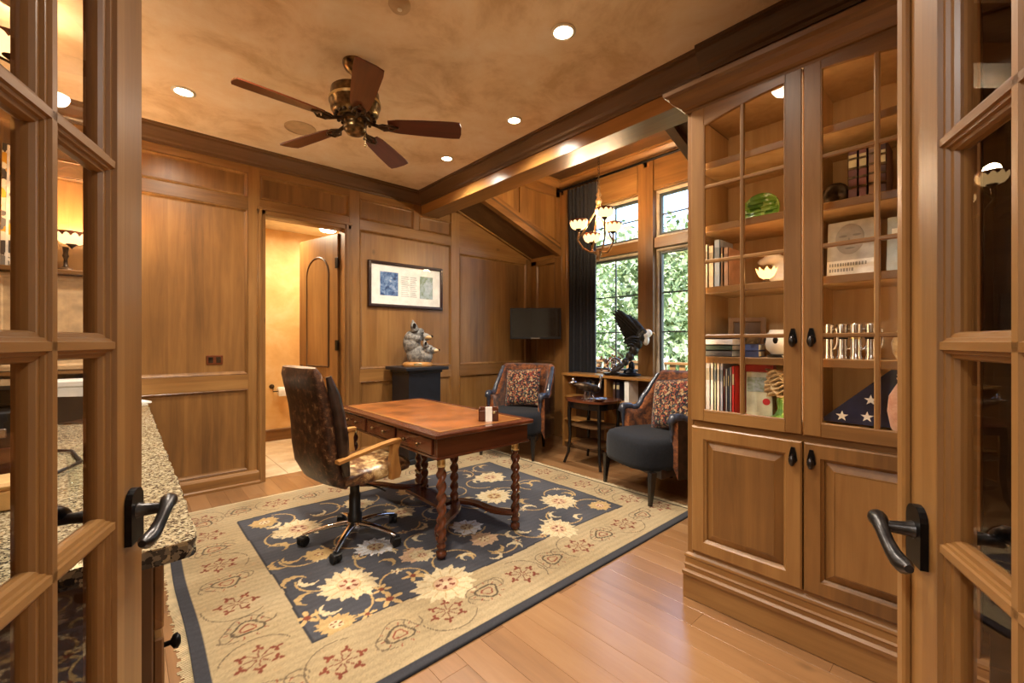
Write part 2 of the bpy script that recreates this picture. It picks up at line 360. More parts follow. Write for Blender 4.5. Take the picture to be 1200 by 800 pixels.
# back wall with the doorway cut out and the sloped top beyond the beam
mb = MB()
mb.box(XL-.1, DX0-.02, YB+.004, YB+.11, 0, ZC); mb.box(DX0-.02, DX1+.02, YB+.004, YB+.11, DZ+.02, ZC)
mb.box(DX1+.02, XBK, YB+.004, YB+.11, 0, ZC)
mb.prism([(XBK, 0), (XW+.1, 0), (XW+.1, zslope(XW+.1)), (XBK, zslope(XBK))], YB+.11, YB+.004, 'Y')
wb = mb.build('wall_back', 'alder_Z', **ST)
FH = .02
def stile(u0, u1, w0, w1): pbox(PB, u0, u1, w0, w1, -.006, FH, .002, 'stile', 'alder_Z', wb)
def rail(u0, u1, w0, w1): pbox(PB, u0, u1, w0, w1, -.006, FH, .002, 'rail', 'alder_X', wb)
zb, z1, z2, z3, z4, z5 = .135, .865, .995, 2.48, 2.585, 2.815
runs = [(XL, .835, True), (1.86, 3.02, True)]
for u0, u1, _ in runs:
    rail(u0, u1, 0, zb); panel(PB, u0, u1, zb, z1, wb); rail(u0, u1, z1, z2); panel(PB, u0, u1, z2, z3, wb); rail(u0, u1, z3, z4)
panel(PB, XL, .835, z4, z5, wb); rail(XL, .835, z5, ZC)
panel(PB, 1.86, 2.50, z4, z5, wb); rail(1.86, 2.50, z5, ZC); stile(2.50, 2.57, z4, ZC); panel(PB, 2.57, 3.02, z4, 2.77, wb); rail(2.57, 2.85, 2.77, ZC)
stile(.835, .925, 0, ZC); stile(1.75, 1.86, 0, ZC)
rail(.925, 1.75, 2.515, z4+.005); panel(PB, .925, 1.75, z4+.005, z5, wb); rail(.925, 1.75, z5, ZC)
stile(3.02, 3.14, 0, 2.9)
rail(3.14, 4.30, 0, zb); panel(PB, 3.14, 4.30, zb, z1, wb); rail(3.14, 4.30, z1, z2); panel(PB, 3.14, 4.30, z2, 2.40, wb); rail(3.14, 4.30, 2.40, 2.475)
stile(4.30, 4.42, 0, 2.46)
MB().prism([(2.83, 2.585), (3.02, 2.585), (3.02, zslope(3.02)-.01), (2.83, zslope(2.83)-.02)], YB, YB+.006, 'Y').build('panel', 'alder_X', wb)
MB().prism([(3.14, 2.475), (4.36, 2.475), (3.14, zslope(3.14)-.01)], YB-.012, YB+.006, 'Y').build('panel', 'alder_X', wb)
# baseboard and crown on the back wall
bbp = [(0, 0), (.034, 0), (.034, .02), (.022, .03), (.022, .10), (.014, .118), (.006, .124), (0, .124)]
def base_run(name, x0, x1):
    MB().prism([(YB-FH-d, z) for d, z in bbp][::-1], x0, x1, 'X').build(name, 'alder_X', **ST)
base_run('baseboard_back', XL, .925); base_run('baseboard_back', 1.75, 4.40)
crown = [(0, 0), (.012, 0), (.016, .02), (.03, .03), (.04, .05), (.066, .085), (.08, .1), (.08, .118), (.092, .122), (.092, .14), (0, .14)]
MB().prism([(YB-FH-d, ZC-.14+z) for d, z in crown], XL, XBM, 'X').build('trim_1', 'dark_wood_X', label='dark crown moulding along the back wall under the ceiling', **ST)
# door casing of the bathroom doorway
cas = empty('trim_2', (0, 0, 0), label='alder casing around the bathroom doorway', **ST)
for u in ((.905, .972), (1.700, 1.768)):
    MB().box(u[0], u[1], YB-.034, YB+.02, 0, 2.52, .004).build('casing_side', 'alder_Z', cas)
    MB().box(u[0]+.012, u[1]-.03, YB-.042, YB-.03, 0, 2.52, .004).build('casing_bead', 'alder_Z', cas)
MB().box(.905, 1.768, YB-.034, YB+.02, 2.455, 2.522, .004).build('casing_head', 'alder_X', cas)
MB().box(.90, 1.775, YB-.046, YB-.03, 2.495, 2.522, .005).build('casing_cap', 'alder_X', cas)
for x0, x1 in ((DX0-.02, DX0), (DX1, DX1+.02)): MB().box(x0, x1, YB+.0, YB+.13, 0, 2.455).build('jamb', 'alder_Z', cas)
MB().box(DX0-.02, DX1+.02, YB, YB+.13, 2.455, 2.475).build('jamb_head', 'alder_X', cas)
# ------------------------------------------------------------ beam and the wall above the cabinet
bm_ = empty('trim_3', (0, 0, 0), label='boxed alder ceiling beam between room and window nook', **ST)
box('beam_face', 'honey_Y', XBM, XBM+.02, 1.17, YB-.02, ZBM, ZC, .002, bm_)
box('beam_soffit', 'alder_Y', XBM+.002, XBK-.002, 1.06, YB-.02, ZBM-.002, ZBM+.02, 0, bm_)
box('beam_back', 'dark_wood_Y', XBK-.02, XBK, .95, YB-.02, ZBM, ZD+.02, .002, bm_)
MB().prism([(XBM-d, ZC-.14+z) for d, z in crown][::-1], 1.17, YB-.02, 'Y').build('crown', 'dark_wood_Y', bm_)
wr = MB().box(2.575, 2.72, YF-.1, 1.17, 0, ZC+.02).build('wall_right', 'dark_wood_Y', **ST)
MB().prism([(2.575-d, ZC-.14+z) for d, z in crown][::-1], YF, 1.17, 'Y').build('trim_4', 'dark_wood_Y', label='dark crown moulding above the display cabinet', **ST)
box('frieze_board', 'dark_wood_Y', 2.55, 2.58, YF, 1.17, 2.60, 2.70, .004, wr)
# ------------------------------------------------------------ nook: sloped soffits, dormer cheeks, dormer ceiling
def soffit(y0, y1, name):
    s = MB().prism([(XBK-.03, zslope(XBK-.03)), (XW, zslope(XW)), (XW, zslope(XW)+.08), (XBK-.03, zslope(XBK-.03)+.08)], y0, y1, 'Y').build(name, 'dark_wood_X', **ST)
    return s
sf = soffit(YCH-.04, YB+.05, 'ceiling_soffit')
# edge trims on the sloped soffit
for (ya, yb, h) in ((YCH-.045, YCH+.03, .05), (YB-.05, YB-.02, .03)):
    MB().prism([(XBK, zslope(XBK)-h*.6), (XW-.01, zslope(XW)-h*.6), (XW-.01, zslope(XW)+h), (XBK, zslope(XBK)+h)], ya, yb, 'Y').build('edge_trim', 'alder_X', sf)
MB().box(XW-.035, XW-.005, YCH-.04, YB-.02, zslope(XW)-.035, zslope(XW)+.01).build('edge_trim', 'alder_Y', sf)
sf2 = soffit(.93, YCR+.03, 'ceiling_soffit')
MB().prism([(XBK, zslope(XBK)-.05), (XW-.01, zslope(XW)-.05), (XW-.01, zslope(XW)+.09), (XBK, zslope(XBK)+.09)], YCR-.02, YCR+.05, 'Y').build('edge_trim', 'dark_wood_X', sf2)
for ya, yb, sgn, nm in ((YCH, YCH+.08, -1, 'wall_dormer_far'), (YCR-.08, YCR, 1, 'wall_dormer_near')):
    w_ = MB().prism([(XBK-.02, zslope(XBK-.02)+.03), (XW, zslope(XW)+.03), (XW, ZD), (XBK-.02, ZD)], ya, yb, 'Y').build(nm, 'alder_Z', **ST)
    if sgn < 0:
        for (xa, xb) in ((2.86, 3.10), (3.66, 3.74), (4.33, 4.42)):
            zb0 = zslope(xa)+.05; zb1 = zslope(xb)+.05
            MB().prism([(xa, zb0), (xb, zb1), (xb, ZD-.02), (xa, ZD-.02)], ya-.018, ya+.002, 'Y').build('stile', 'alder_Z', w_)
        MB().box(XBK, XW, ya-.018, ya+.002, ZD-.22, ZD-.02, .002).build('rail', 'alder_X', w_)
        MB().prism([(XBK, zslope(XBK)+.045), (XW, zslope(XW)+.045), (XW, zslope(XW)+.12), (XBK, zslope(XBK)+.12)], ya-.026, ya+.002, 'Y').build('rail', 'alder_X', w_)
        MB().prism([(XBK, zslope(XBK)+.125), (XW, zslope(XW)+.125), (XW, zslope(XW)+.15), (XBK, zslope(XBK)+.15)], ya-.02, ya+.002, 'Y').build('panel_moulding', 'alder_X', w_)
box('ceiling_dormer', 'dark_wood_Y', XBK-.05, XW+.05, YCR-.1, YCH+.1, ZD, ZD+.08, **ST)  # dark stain puts the unlit look of this ceiling into its colour
crn = empty('trim_5', (0, 0, 0), label='alder cornice where the dormer ceiling meets the walls', **ST)
MB().prism([(XW-d*.8, ZD-.11+z*.8) for d, z in crown][::-1], YCR, YCH, 'Y').build('cornice', 'alder_Y', crn)
MB().prism([(YCH-d*.8, ZD-.11+z*.8) for d, z in crown], XBK, XW, 'X').build('cornice', 'alder_X', crn)
box('wall_nook_end', 'alder_Z', 2.70, XW+.1, .83, .93, 0, 3.1, **ST)
# ------------------------------------------------------------ window wall
WIN = [(2.735, 3.48), (1.80, 2.545)]; WZ0, WZT0, WZT1, WZ1 = .90, 2.335, 2.45, 2.985
mb = MB(); T = .16
mb.box(XW, XW+T, .9, YB+.11, 0, WZ0); mb.box(XW, XW+T, .9, YB+.11, WZ1, ZD+.05)
mb.box(XW, XW+T, 3.48, YB+.11, WZ0, WZ1); mb.box(XW, XW+T, 2.545, 2.735, WZ0, WZ1); mb.box(XW, XW+T, .9, 1.80, WZ0, WZ1)
ww = mb.build('wall_window', 'alder_Z', **ST)
pbox(PR, YCH+.04, YB-.02, 0, zb, -.004, FH, .002, 'rail', 'alder_Y', ww)
panel(PR, 4.02, 4.38, zb, z1, ww); pbox(PR, 4.0, YB, z1, z2, -.004, FH, .002, 'rail', 'alder_Y', ww)
panel(PR, 4.02, 4.38, z2, 2.38, ww); pbox(PR, 4.0, YB, 2.38, 2.47, -.004, FH, .002, 'rail', 'alder_Y', ww)
pbox(PR, 4.38, YB-.02, 0, 2.46, -.004, FH, .002, 'stile', 'alder_Z', ww); pbox(PR, 3.90, 4.02, 0, 2.46, -.004, FH+.004, .002, 'stile', 'alder_Z', ww)
pbox(PR, 3.76, 3.94, 0, ZD-.1, -.004, FH, .002, 'stile', 'alder_Z', ww); pbox(PR, 3.80, 3.83, 0, ZD-.1, FH, FH+.012, .004, 'panel_moulding', 'alder_Z', ww)
pbox(PR, 3.55, 3.76, 0, ZD-.1, -.004, FH-.006, .002, 'panel', 'alder_Z', ww)
pbox(PR, 2.545, 2.735, .9, ZD-.1, -.004, FH, .002, 'stile', 'alder_Z', ww)
pbox(PR, 1.70, 2.53, WZ1+.02, ZD-.1, -.004, FH-.008, .002, 'panel', 'alder_Y', ww); pbox(PR, 2.75, 3.55, WZ1+.02, ZD-.1, -.004, FH-.008, .002, 'panel', 'alder_Y', ww)
for n, (ya, yb) in enumerate(WIN):
    w = empty('window_%d' % (n+1), (0, 0, 0), label=['tall dark-muntined window beside the black curtain', 'tall dark-muntined window next to the display cabinet'][n], **ST)
    box('transom_rail', 'alder_Y', XW+.0, XW+.09, ya, yb, WZT0, WZT1, .004, w)
    box('sill', 'alder_Y', XW-.03, XW+.10, ya-.02, yb+.02, WZ0-.03, WZ0+.012, .004, w)
    for (za, zc, rows) in ((WZT1, WZ1, 2), (WZ0, WZT0, 3)):
        mb = MB().frame(ya+.004, yb-.004, za+.004, zc-.004, [(0, 0), (0, .03), (.018, .03), (.03, .018), (.03, -.02)], lambda u, z, h: (XW+.075-h, u, z))
        mb.build('jamb_liner', 'jamb_light', w)
        MB().frame(ya+.03, yb-.03, za+.03, zc-.03, [(0, -.02), (0, .018), (.026, .018), (.032, .0), (.032, -.02)], lambda u, z, h: (XW+.085-h, u, z)).build('sash', 'sash_grey', w)
        y0_, y1_, z0_, z1_ = ya+.06, yb-.06, za+.06, zc-.06
        ym = (y0_+y1_)/2
        box('muntin', 'sash_grey', XW+.078, XW+.1, ym-.007, ym+.007, z0_-.01, z1_+.01, .003, w)
        for r in range(1, rows):
            zz = z0_+(z1_-z0_)*r/rows; box('muntin', 'sash_grey', XW+.079, XW+.099, y0_-.01, y1_+.01, zz-.007, zz+.007, .003, w)
        for r in range(rows):
            for cc in range(2):
                a, b_ = (y0_-.012, ym) if cc == 0 else (ym, y1_+.012)
                zz = z0_+(z1_-z0_)*r/rows; zz2 = z0_+(z1_-z0_)*(r+1)/rows
                box('pane', 'window_glass', XW+.087, XW+.091, a, b_, zz-(.012 if r == 0 else 0), zz2+(.012 if r == rows-1 else 0), 0, w)
# ------------------------------------------------------------ other walls: left, front, diagonal entrance wall, hall
box('wall_left', 'alder_Z', XL-.1, XL, 1.0, YB+.1, 0, ZC, **ST)
uL = Vector((math.sin(R_(19.2)), math.cos(R_(19.2)), 0)); uR = Vector((math.sin(R_(66)), math.cos(R_(66)), 0)); DW = .60
PLF = Vector((.03, 1.156, 0))+.024*Vector((-uL.y, uL.x, 0)); PRF = Vector((1.065, .119, 0))+.036*Vector((uR.y, -uR.x, 0)); HL = PLF-uL*DW; HR = PRF-uR*DW
dd = (HR-HL).normalized(); nn = Vector((dd.y, -dd.x, 0))
if nn.dot(Vector((1, 1, 0))) > 0: nn = -nn
def diag(a, b, z0, z1, mb):
    q = [a, b, b+nn*.10, a+nn*.10]; mb.prism([(p.x, p.y) for p in q], z0, z1, 'Z')
mb = MB(); A_ = HL-dd*.03; B_ = HR+dd*.03
e0 = A_-dd*((A_.x-(XL-.1))/dd.x); e1 = B_+dd*((B_.y-(YF-.1))/-dd.y) if dd.y < 0 else B_
diag(e0, A_, 0, ZC, mb); diag(B_, e1, 0, ZC, mb); diag(A_, B_, 2.47, ZC, mb)
mb.build('wall_entrance', 'alder_Z', **ST)
box('wall_front', 'alder_Z', e1.x-.02, 2.72, YF-.1, YF, 0, ZC, **ST)
# hall shell
mb = MB(); mb.box(-2.9, -2.8, -3.1, 1.2, 0, ZC); mb.box(-2.9, 3.0, -3.1, -3.0, 0, ZC); mb.box(2.9, 3.0, -3.1, YF-.1, 0, ZC); mb.box(-2.9, XL-.1, 1.1, 1.2, 0, ZC)
mb.build('wall_hall', 'hall_plaster', **ST)
box('ceiling_hall', 'hall_plaster', -2.9, 3.0, -3.1, 1.2, ZC+.001, ZC+.1, **ST)
# ------------------------------------------------------------ bathroom beyond the doorway
BY = 6.27
mb = MB(); mb.box(.2, 2.6, BY, BY+.1, 0, 2.75); mb.box(.2, .3, YB+.11, BY, 0, 2.75); mb.box(2.5, 2.6, YB+.11, BY, 0, 2.75)
mb.build('wall_bathroom', 'bath_plaster', **ST)
box('ceiling_bathroom', 'trim_white', .2, 2.6, YB+.1, BY+.1, 2.75, 2.82, **ST)
fb = box('floor_bathroom', 'grout', .2, 2.6, YB+.11, BY, -.1, -.004, **ST); bank = None
for i in range(5):
    for j in range(4):
        if bank is None: o = MB().box(.003, .447, .003, .447, -.012, 0, .002).build('floor_tile', 'bath_tile', fb); bank = o.data
        else: o = bpy.data.objects.new('floor_tile', bank); C.objects.link(o); o.parent = fb
        o.location = (.3+i*.45, YB+.11+j*.45, 0)
for nm, a in (('baseboard_bathroom', (.3, 2.5, BY-.02, BY)), ):
    MB().box(a[0], a[1], a[2], a[3], 0, .13, .004).box(a[0], a[1], a[2]-.008, a[3], .12, .15, .004).build(nm, 'alder_X', **ST)
# ------------------------------------------------------------ french doors
MQ = [(.006, .0213), (.0075, .017), (.012, .016), (.013, .0115), (.019, .010), (.0215, .004)]
MUN = [(a, -b) for a, b in MQ]+[(a, b) for a, b in MQ[::-1]]+[(-a, b) for a, b in MQ]+[(-a, -b) for a, b in MQ[::-1]]
def lever(parent, s, y, z, dirx, mat='pewter'):
    """arched back plate, stem and drooping S lever; y = +-1 side of the door"""
    k = .022*y
    prof = [(-.028, -.048), (.028, -.048), (.028, .03)]+[(.028*math.cos(a), .03+.024*math.sin(a)) for a in [PI*i/8 for i in range(1, 8)]]+[(-.028, .03)]
    pl = MB().prism([(s+p, z+q) for p, q in prof], k, k+.011*y, 'Y').build('door_handle', 'iron', parent)
    mb = MB().lathe([(.015, 0), (.012, .01), (.010, .03), (.011, .05)], 14, (0, 0, 0), 'Y')
    mb.v = [(a+s, k+(.011+b)*y, c+z+.01) for a, b, c in mb.v]
    path = [(s+dirx*t, k+(.06+.006*math.sin(t*40))*y, z+.022-.035*max(0, t/.115)**1.2+.010*math.sin(t/.115*PI*2)) for t in [-.022+.0137*i for i in range(11)]]
    mb.tube(path, [.006, .012, .0145, .014, .0115, .010, .010, .011, .0125, .013, .006], 12)
    mb.build('lever', mat, pl)
def french_door(n, hinge, u, label):
    d = empty('door_%d' % n, (hinge.x, hinge.y, 0), math.atan2(u.y, u.x), label=label, **ST)
    st, H0, H1 = .11, .012, 2.43; zr = [.32+.321*i for i in range(7)]
    for x0, x1 in ((0, st), (DW-st, DW)): box('stile', 'alder_Z', x0, x1, -.0215, .0215, H0, H1, .002, d)
    box('rail', 'alder_X', st, DW-st, -.0213, .0213, H0, zr[0], .001, d); box('rail', 'alder_X', st, DW-st, -.0213, .0213, zr[-1], H1, .001, d)
    for y in (-1, 1):
        MB().frame(st, DW-st, zr[0], zr[-1], [(0, .0213), (.002, .0235), (.006, .0235), (.008, .017), (.014, .0165), (.016, .011), (.023, .010), (.026, .004), (.026, 0)], lambda uu, w, h: (uu, h*y, w)).build('sticking', 'alder_Z', d)
    xm = DW/2
    MB().prism([(xm+a, b) for a, b in MUN], zr[0], zr[-1], 'Z').build('muntin', 'alder_Z', d)
    for z in zr[1:-1]: MB().prism([(b, z+a) for a, b in MUN], st, DW-st, 'X').build('muntin', 'alder_X', d)
    for i in range(6):
        for x0, x1 in ((st+.004, xm-.003), (xm+.003, DW-st-.004)):
            box('pane', 'pane_glass', x0, x1, -.002, .002, zr[i]+.004 if i == 0 else zr[i]+.003, zr[i+1]-.003, 0, d)
    for y in (-1, 1): lever(d, DW-.055, y, .955, -1)
    box('astragal', 'alder_Z', DW-.016, DW+.012, .02, .034, H0, H1, .004, d) if n == 2 else None
    for z in (.25, 1.2, 2.2): MB().lathe([(.008, z-.05), (.008, z+.05)], 10, (-.004, .024, 0)).build('hinge', 'iron', d)
    return d
french_door(1, HL, uL, 'open glazed french door leaf in front of the granite counter')
french_door(2, HR, uR, 'open glazed french door leaf in front of the display cabinet')
# ------------------------------------------------------------ bathroom door, arched panel, swung into the bathroom
bd = empty('door_3', (1.697, 4.628, 0), math.atan2(.787, -.19), label='arched-panel alder door standing open into the bathroom', **ST)
W3 = .735; H3 = 2.43
box('slab', 'alder_Z', 0, W3, -.02, .02, .01, H3, .003, bd)
def arch(x0, x1, z0, zs, rise, n=14):
    xm = (x0+x1)/2; w = (x1-x0)/2
    return [(x0, z0), (x1, z0)]+[(xm+w*math.cos(PI*i/n), zs+rise*math.sin(PI*i/n)) for i in range(n+1)]
for y in (1, -1):
    for (a, b, c, r) in ((.16, .90, .16, 0), (1.02, 2.02, 0, .19)):
        ol = arch(.16, W3-.16, a, b, r) if r else [(.16, a), (W3-.16, a), (W3-.16, b), (.16, b)]
        mb = MB().prism([(p, q) for p, q in ol], .018*y, .024*y, 'Y'); mb.build('raised_panel', 'alder_Z', bd)
        path = [(p, .021*y, q) for p, q in ol]; path.append(path[0]); path.append(path[1])
        MB().tube(path, .012, 6).build('panel_groove', 'dark_wood_Z', bd)
for z in (.3, 1.25, 2.12): MB().box(-.015, .035, .015, .03, z-.055, z+.055, .002).build('hinge', 'iron', bd)
lever(bd, W3-.06, 1, .97, -1, 'iron'); lever(bd, W3-.06, -1, .97, -1, 'iron')
# ------------------------------------------------------------ display cabinet
XC = 2.12; Y1 = 1.035; Y0 = .03; YM = .533; XB = 2.57
cb = wthing('display_cabinet', (XC+.2, YM, 0), 'tall alder display cabinet with arched glazed doors and crown', 'cabinet')
box('side_panel', 'alder_Z', XC+.024, XB, Y1-.022, Y1, 0, 2.47, .002, cb); box('side_panel', 'alder_Z', XC+.024, XB, Y0, Y0+.022, 0, 2.47, .002, cb)
box('back_panel', 'cab_inner', XB-.012, XB, Y0+.022, Y1-.022, .06, 2.45, 0, cb)
box('partition', 'cab_inner', XC+.026, XB-.012, YM-.011, YM+.011, .90, 2.45, 0, cb)
for y in (Y1-.024, Y0+.022): box('lining', 'cab_inner', XC+.03, XB-.012, y-.001, y+.003, .93, 2.44, 0, cb)
box('carcass_floor', 'cab_inner', XC+.024, XB-.012, Y0+.022, Y1-.022, .875, .928, 0, cb)
box('carcass_top', 'cab_inner', XC+.024, XB, Y0, Y1, 2.445, 2.47, 0, cb)
box('lower_carcass', 'dark_wood_Z', XC+.03, XB-.02, Y0+.03, Y1-.03, .1, .86, 0, cb)
SH = (1.215, 1.56, 1.865, 2.18)
for z in SH:
    for a, b in ((YM+.012, Y1-.027), (Y0+.027, YM-.012)):
        s_ = box('shelf', 'cab_inner', XC+.055, XB-.012, a, b, z-.024, z, .002, cb)
        box('shelf_nosing', 'alder_Y', XC+.047, XC+.056, a, b, z-.032, z+.001, .003, s_)
# plinth and base mouldings
box('plinth', 'alder_Y', XC-.006, XB, Y0-.02, Y1+.022, 0, .13, .003, cb)
MB().loft([[(XC-d, Y0-.02, z), (XC-d, Y1+d, z), (XB, Y1+d, z)] for d, z in ((-.03, .12), (.018, .12), (.020, .138), (.008, .148), (.010, .165), (.014, .172), (.008, .18), (.006, .205), (.011, .213), (.008, .222), (-.006, .236), (-.03, .24))], False, False, False).build('base_moulding', 'alder_Y', cb)

# face frame stiles and the waist ledge
box('face_stile', 'alder_Z', XC+.002, XC+.03, Y1-.03, Y1+.0, .23, 2.46, .002, cb); box('face_stile', 'alder_Z', XC+.002, XC+.03, Y0, Y0+.03, .23, 2.46, .002, cb)
box('face_rail', 'alder_Y', XC+.006, XC+.03, Y0+.03, Y1-.03, .868, .90, .002, cb); box('face_rail', 'alder_Y', XC+.006, XC+.03, Y0+.03, Y1-.03, .225, .25, .002, cb)
box('face_rail', 'alder_Y', XC+.004, XC+.03, Y0, Y1, 2.435, 2.47, .002, cb)
# crown of the cabinet
cc_ = [(-.03, 0), (.006, 0), (.008, .012), (.016, .016), (.02, .026), (.045, .044), (.062, .062), (.066, .078), (.085, .086), (.088, .105), (-.03, .105)]
zc0 = 2.435
MB().loft([[(XC-d, Y0-.05, zc0+z), (XC-d, Y1+d, zc0+z), (XB, Y1+d, zc0+z)] for d, z in cc_], False, False, False).build('crown', 'alder_Y', cb)
MB().box(XC-.02, XB, Y0, Y1+.03, 2.50, 2.545).build('crown_cap', 'alder_Y', cb)
def PC(u, w, h): return (XC+.002-h, u, w)
# lower raised-panel doors
for a, b in ((YM+.003, Y1-.028), (Y0+.028, YM-.003)):
    dr = MB().frame(a, b, .252, .872, [(0, -.02), (0, .012), (.006, .018), (.058, .018), (.063, .010), (.070, .004), (.070, -.004)], PC).build('lower_door', 'alder_Z', cb)
    MB().frame(a+.067, b-.067, .252+.067, .872-.067, [(0, -.006), (.004, -.004), (.034, .011), (.036, .014), (.04, .014)], PC).build('panel_bevel', 'alder_Z', dr)
    pbox(PC, a+.106, b-.106, .358, .766, -.004, .014, 0, 'raised_panel', 'alder_Z', dr)
# upper glazed doors: eyebrow arch over the pair
def ztop(y): return 2.315+.085*math.cos((y-YM)/(Y1-Y0)*PI*.95)
ZB0 = .955
for ii, (a, b) in enumerate(((YM+.003, Y1-.028), (Y0+.028, YM-.003))):
    w = .062; g0, g1 = a+w, b-w; ZT = 2.432; f0, f1 = XC-.016, XC+.006
    dr = box('glazed_door', 'alder_Z', f0, f1, a, g0, .902, ZT, .003, cb); box('door_stile', 'alder_Z', f0, f1, g1, b, .902, ZT, .003, dr)
    box('door_rail', 'alder_Y', f0+.0005, f1, g0, g1, .902, ZB0, .001, dr)
    ys = [g0+(g1-g0)*i/16 for i in range(17)]
    MB().prism([(y, ztop(y)) for y in ys]+[(g1, ZT-.001), (g0, ZT-.001)], f0+.0005, f1, 'X').build('arched_rail', 'alder_Y', dr)
    MB().tube([(f0+.006, y, ztop(y)) for y in ys], .006, 6).tube([(f0+.006, g0, ZB0), (f0+.006, g0, ztop(g0))], .006, 6).tube([(f0+.006, g1, ZB0), (f0+.006, g1, ztop(g1))], .006, 6).tube([(f0+.006, g0, ZB0), (f0+.006, g1, ZB0)], .006, 6).build('glazing_bead', 'alder_Z', dr)
    gm = (g0+g1)/2
    if ii == 0: gm = .775
    else: gm = .285
    gm = g0+(g1-g0)*.5
    box('muntin', 'alder_Z', f0+.001, f1-.002, gm-.009, gm+.009, ZB0, ztop(gm)+.002, .004, dr)
    for z in (1.315, 1.678, 2.04): box('muntin', 'alder_Y', f0+.0015, f1-.0025, g0, g1, z-.009, z+.009, .004, dr)
    for y0_, y1_ in ((g0, gm), (gm, g1)):
        zz = [ZB0, 1.315, 1.678, 2.04]
        for q in range(3): box('pane', 'pane_glass', XC-.003, XC-.0, y0_, y1_, zz[q], zz[q+1], 0, dr)
        yy = [y0_+(y1_-y0_)*i/8 for i in range(9)]
        MB().prism([(y0_, 2.04), (y1_, 2.04)]+[(y, ztop(y)) for y in yy[::-1]], XC-.003, XC, 'X').build('pane', 'pane_glass', dr)
# pear-drop pulls, one per door
def pull(y, z):
    p = MB().prism([(y+a, z+b) for a, b in [(-.006, .045), (-.012, .02), (-.016, -.01), (-.01, -.02), (.01, -.02), (.016, -.01), (.012, .02), (.006, .045)]][::-1], XC-.024, XC-.016, 'X').build('pull_plate', 'iron', cb)
    MB().lathe([(.004, .012), (.011, .002), (.013, -.012), (.009, -.026), (.004, -.032)], 12, (XC-.034, y, z)).tube([(XC-.018, y, z+.012), (XC-.034, y, z+.012)], .005, 8).build('drop', 'pewter', p)
for y in (YM-.032, YM+.034):
    pull(y, 1.30); pull(y, .80)
# ------------------------------------------------------------ things in the cabinet
def cab_thing(name, mat, z, y0, y1, x0, x1, h, label, cat, group=None, b=.002, tilt=0, spine=None):
    t = thing(name, ((x0+x1)/2, (y0+y1)/2, z+.0005), tilt, label, cat, group)
    w = (x1-x0)/2; d = (y1-y0)/2
    return t, w, d
def col(name, c, rough=.6, **k):
    if name not in M: plain(name, c, rough, **k)
    return name
def book(y, th, h, dp, z, c, label, x0=XC+.10, group=None, lean=0):
    nm = col('cover_%d_%d_%d' % c, c, .55)
    t = thing('book', (x0+dp/2, y+th/2, z+.0006), 0, label, 'book', group)
    MB().box(-dp/2, dp/2, -th/2, -th/2+.0025, 0, h).box(-dp/2, dp/2, th/2-.0025, th/2, 0, h).box(-dp/2, -dp/2+.003, -th/2, th/2, 0, h).build('cover', nm, t)
    MB().box(-dp/2+.004, dp/2-.004, -th/2+.0026, th/2-.0026, .003, h-.003).build('pages', 'white_paper', t)
    MB().box(-dp/2-.0008, -dp/2, -th/2+.003, th/2-.003, h*.62, h*.84).build('spine_title', col('ttl_%d_%d' % (c[0]//64, c[2]//64), tuple(v*.72 for v in c) if sum(c) > 380 else (190, 172, 128), .6), t)
    if lean: t.rotation_euler = (lean, 0, 0)
    return t
s1, s2, s3, s4 = SH
zF = .929
# left bay, second shelf: upright books
ya = 1.0
for (th, h, c, lb) in ((.028, .225, (228, 222, 208), 'white book at the outer end of the upright row'), (.030, .215, (214, 196, 172), 'cream book second in the upright row'),
                       (.034, .24, (150, 162, 178), 'pale blue grey book, tallest in the upright row'), (.014, .20, (120, 84, 58), 'thin brown book in the upright row'), (.026, .195, (176, 138, 112), 'tan book at the inner end of the upright row')):
    book(ya-th*.85, th*.85, h, .16, s2, c, lb, group='upright books on the cabinet shelf'); ya -= th*.85+.003
# bottom shelf: tall books
ya = 1.0
for (th, h, c, lb) in ((.020, .265, (96, 104, 132), 'slate blue book at the end of the bottom shelf'), (.030, .268, (196, 200, 222), 'wide lavender white book on the bottom shelf'), (.022, .268, (224, 222, 226), 'white book beside the lavender one, bottom shelf'),
                       (.016, .26, (170, 186, 160), 'pale green book on the bottom shelf'), (.020, .265, (228, 214, 206), 'cream white book with pink foot on the bottom shelf'), (.020, .262, (168, 172, 190), 'grey blue book on the bottom shelf'),
                       (.012, .225, (92, 34, 30), 'thin maroon book on the bottom shelf'), (.011, .225, (204, 206, 210), 'thin silver book between dark ones, bottom shelf'), (.012, .23, (60, 66, 84), 'thin navy book on the bottom shelf'),
                       (.010, .235, (226, 220, 212), 'thin white book beside the red one'), (.018, .24, (190, 40, 34), 'bright red book standing on the bottom shelf')):
    book(ya-th*.76, th*.76, h, .18, zF, c, lb, x0=XC+.09, group='books on the bottom cabinet shelf'); ya -= th*.76+.0012
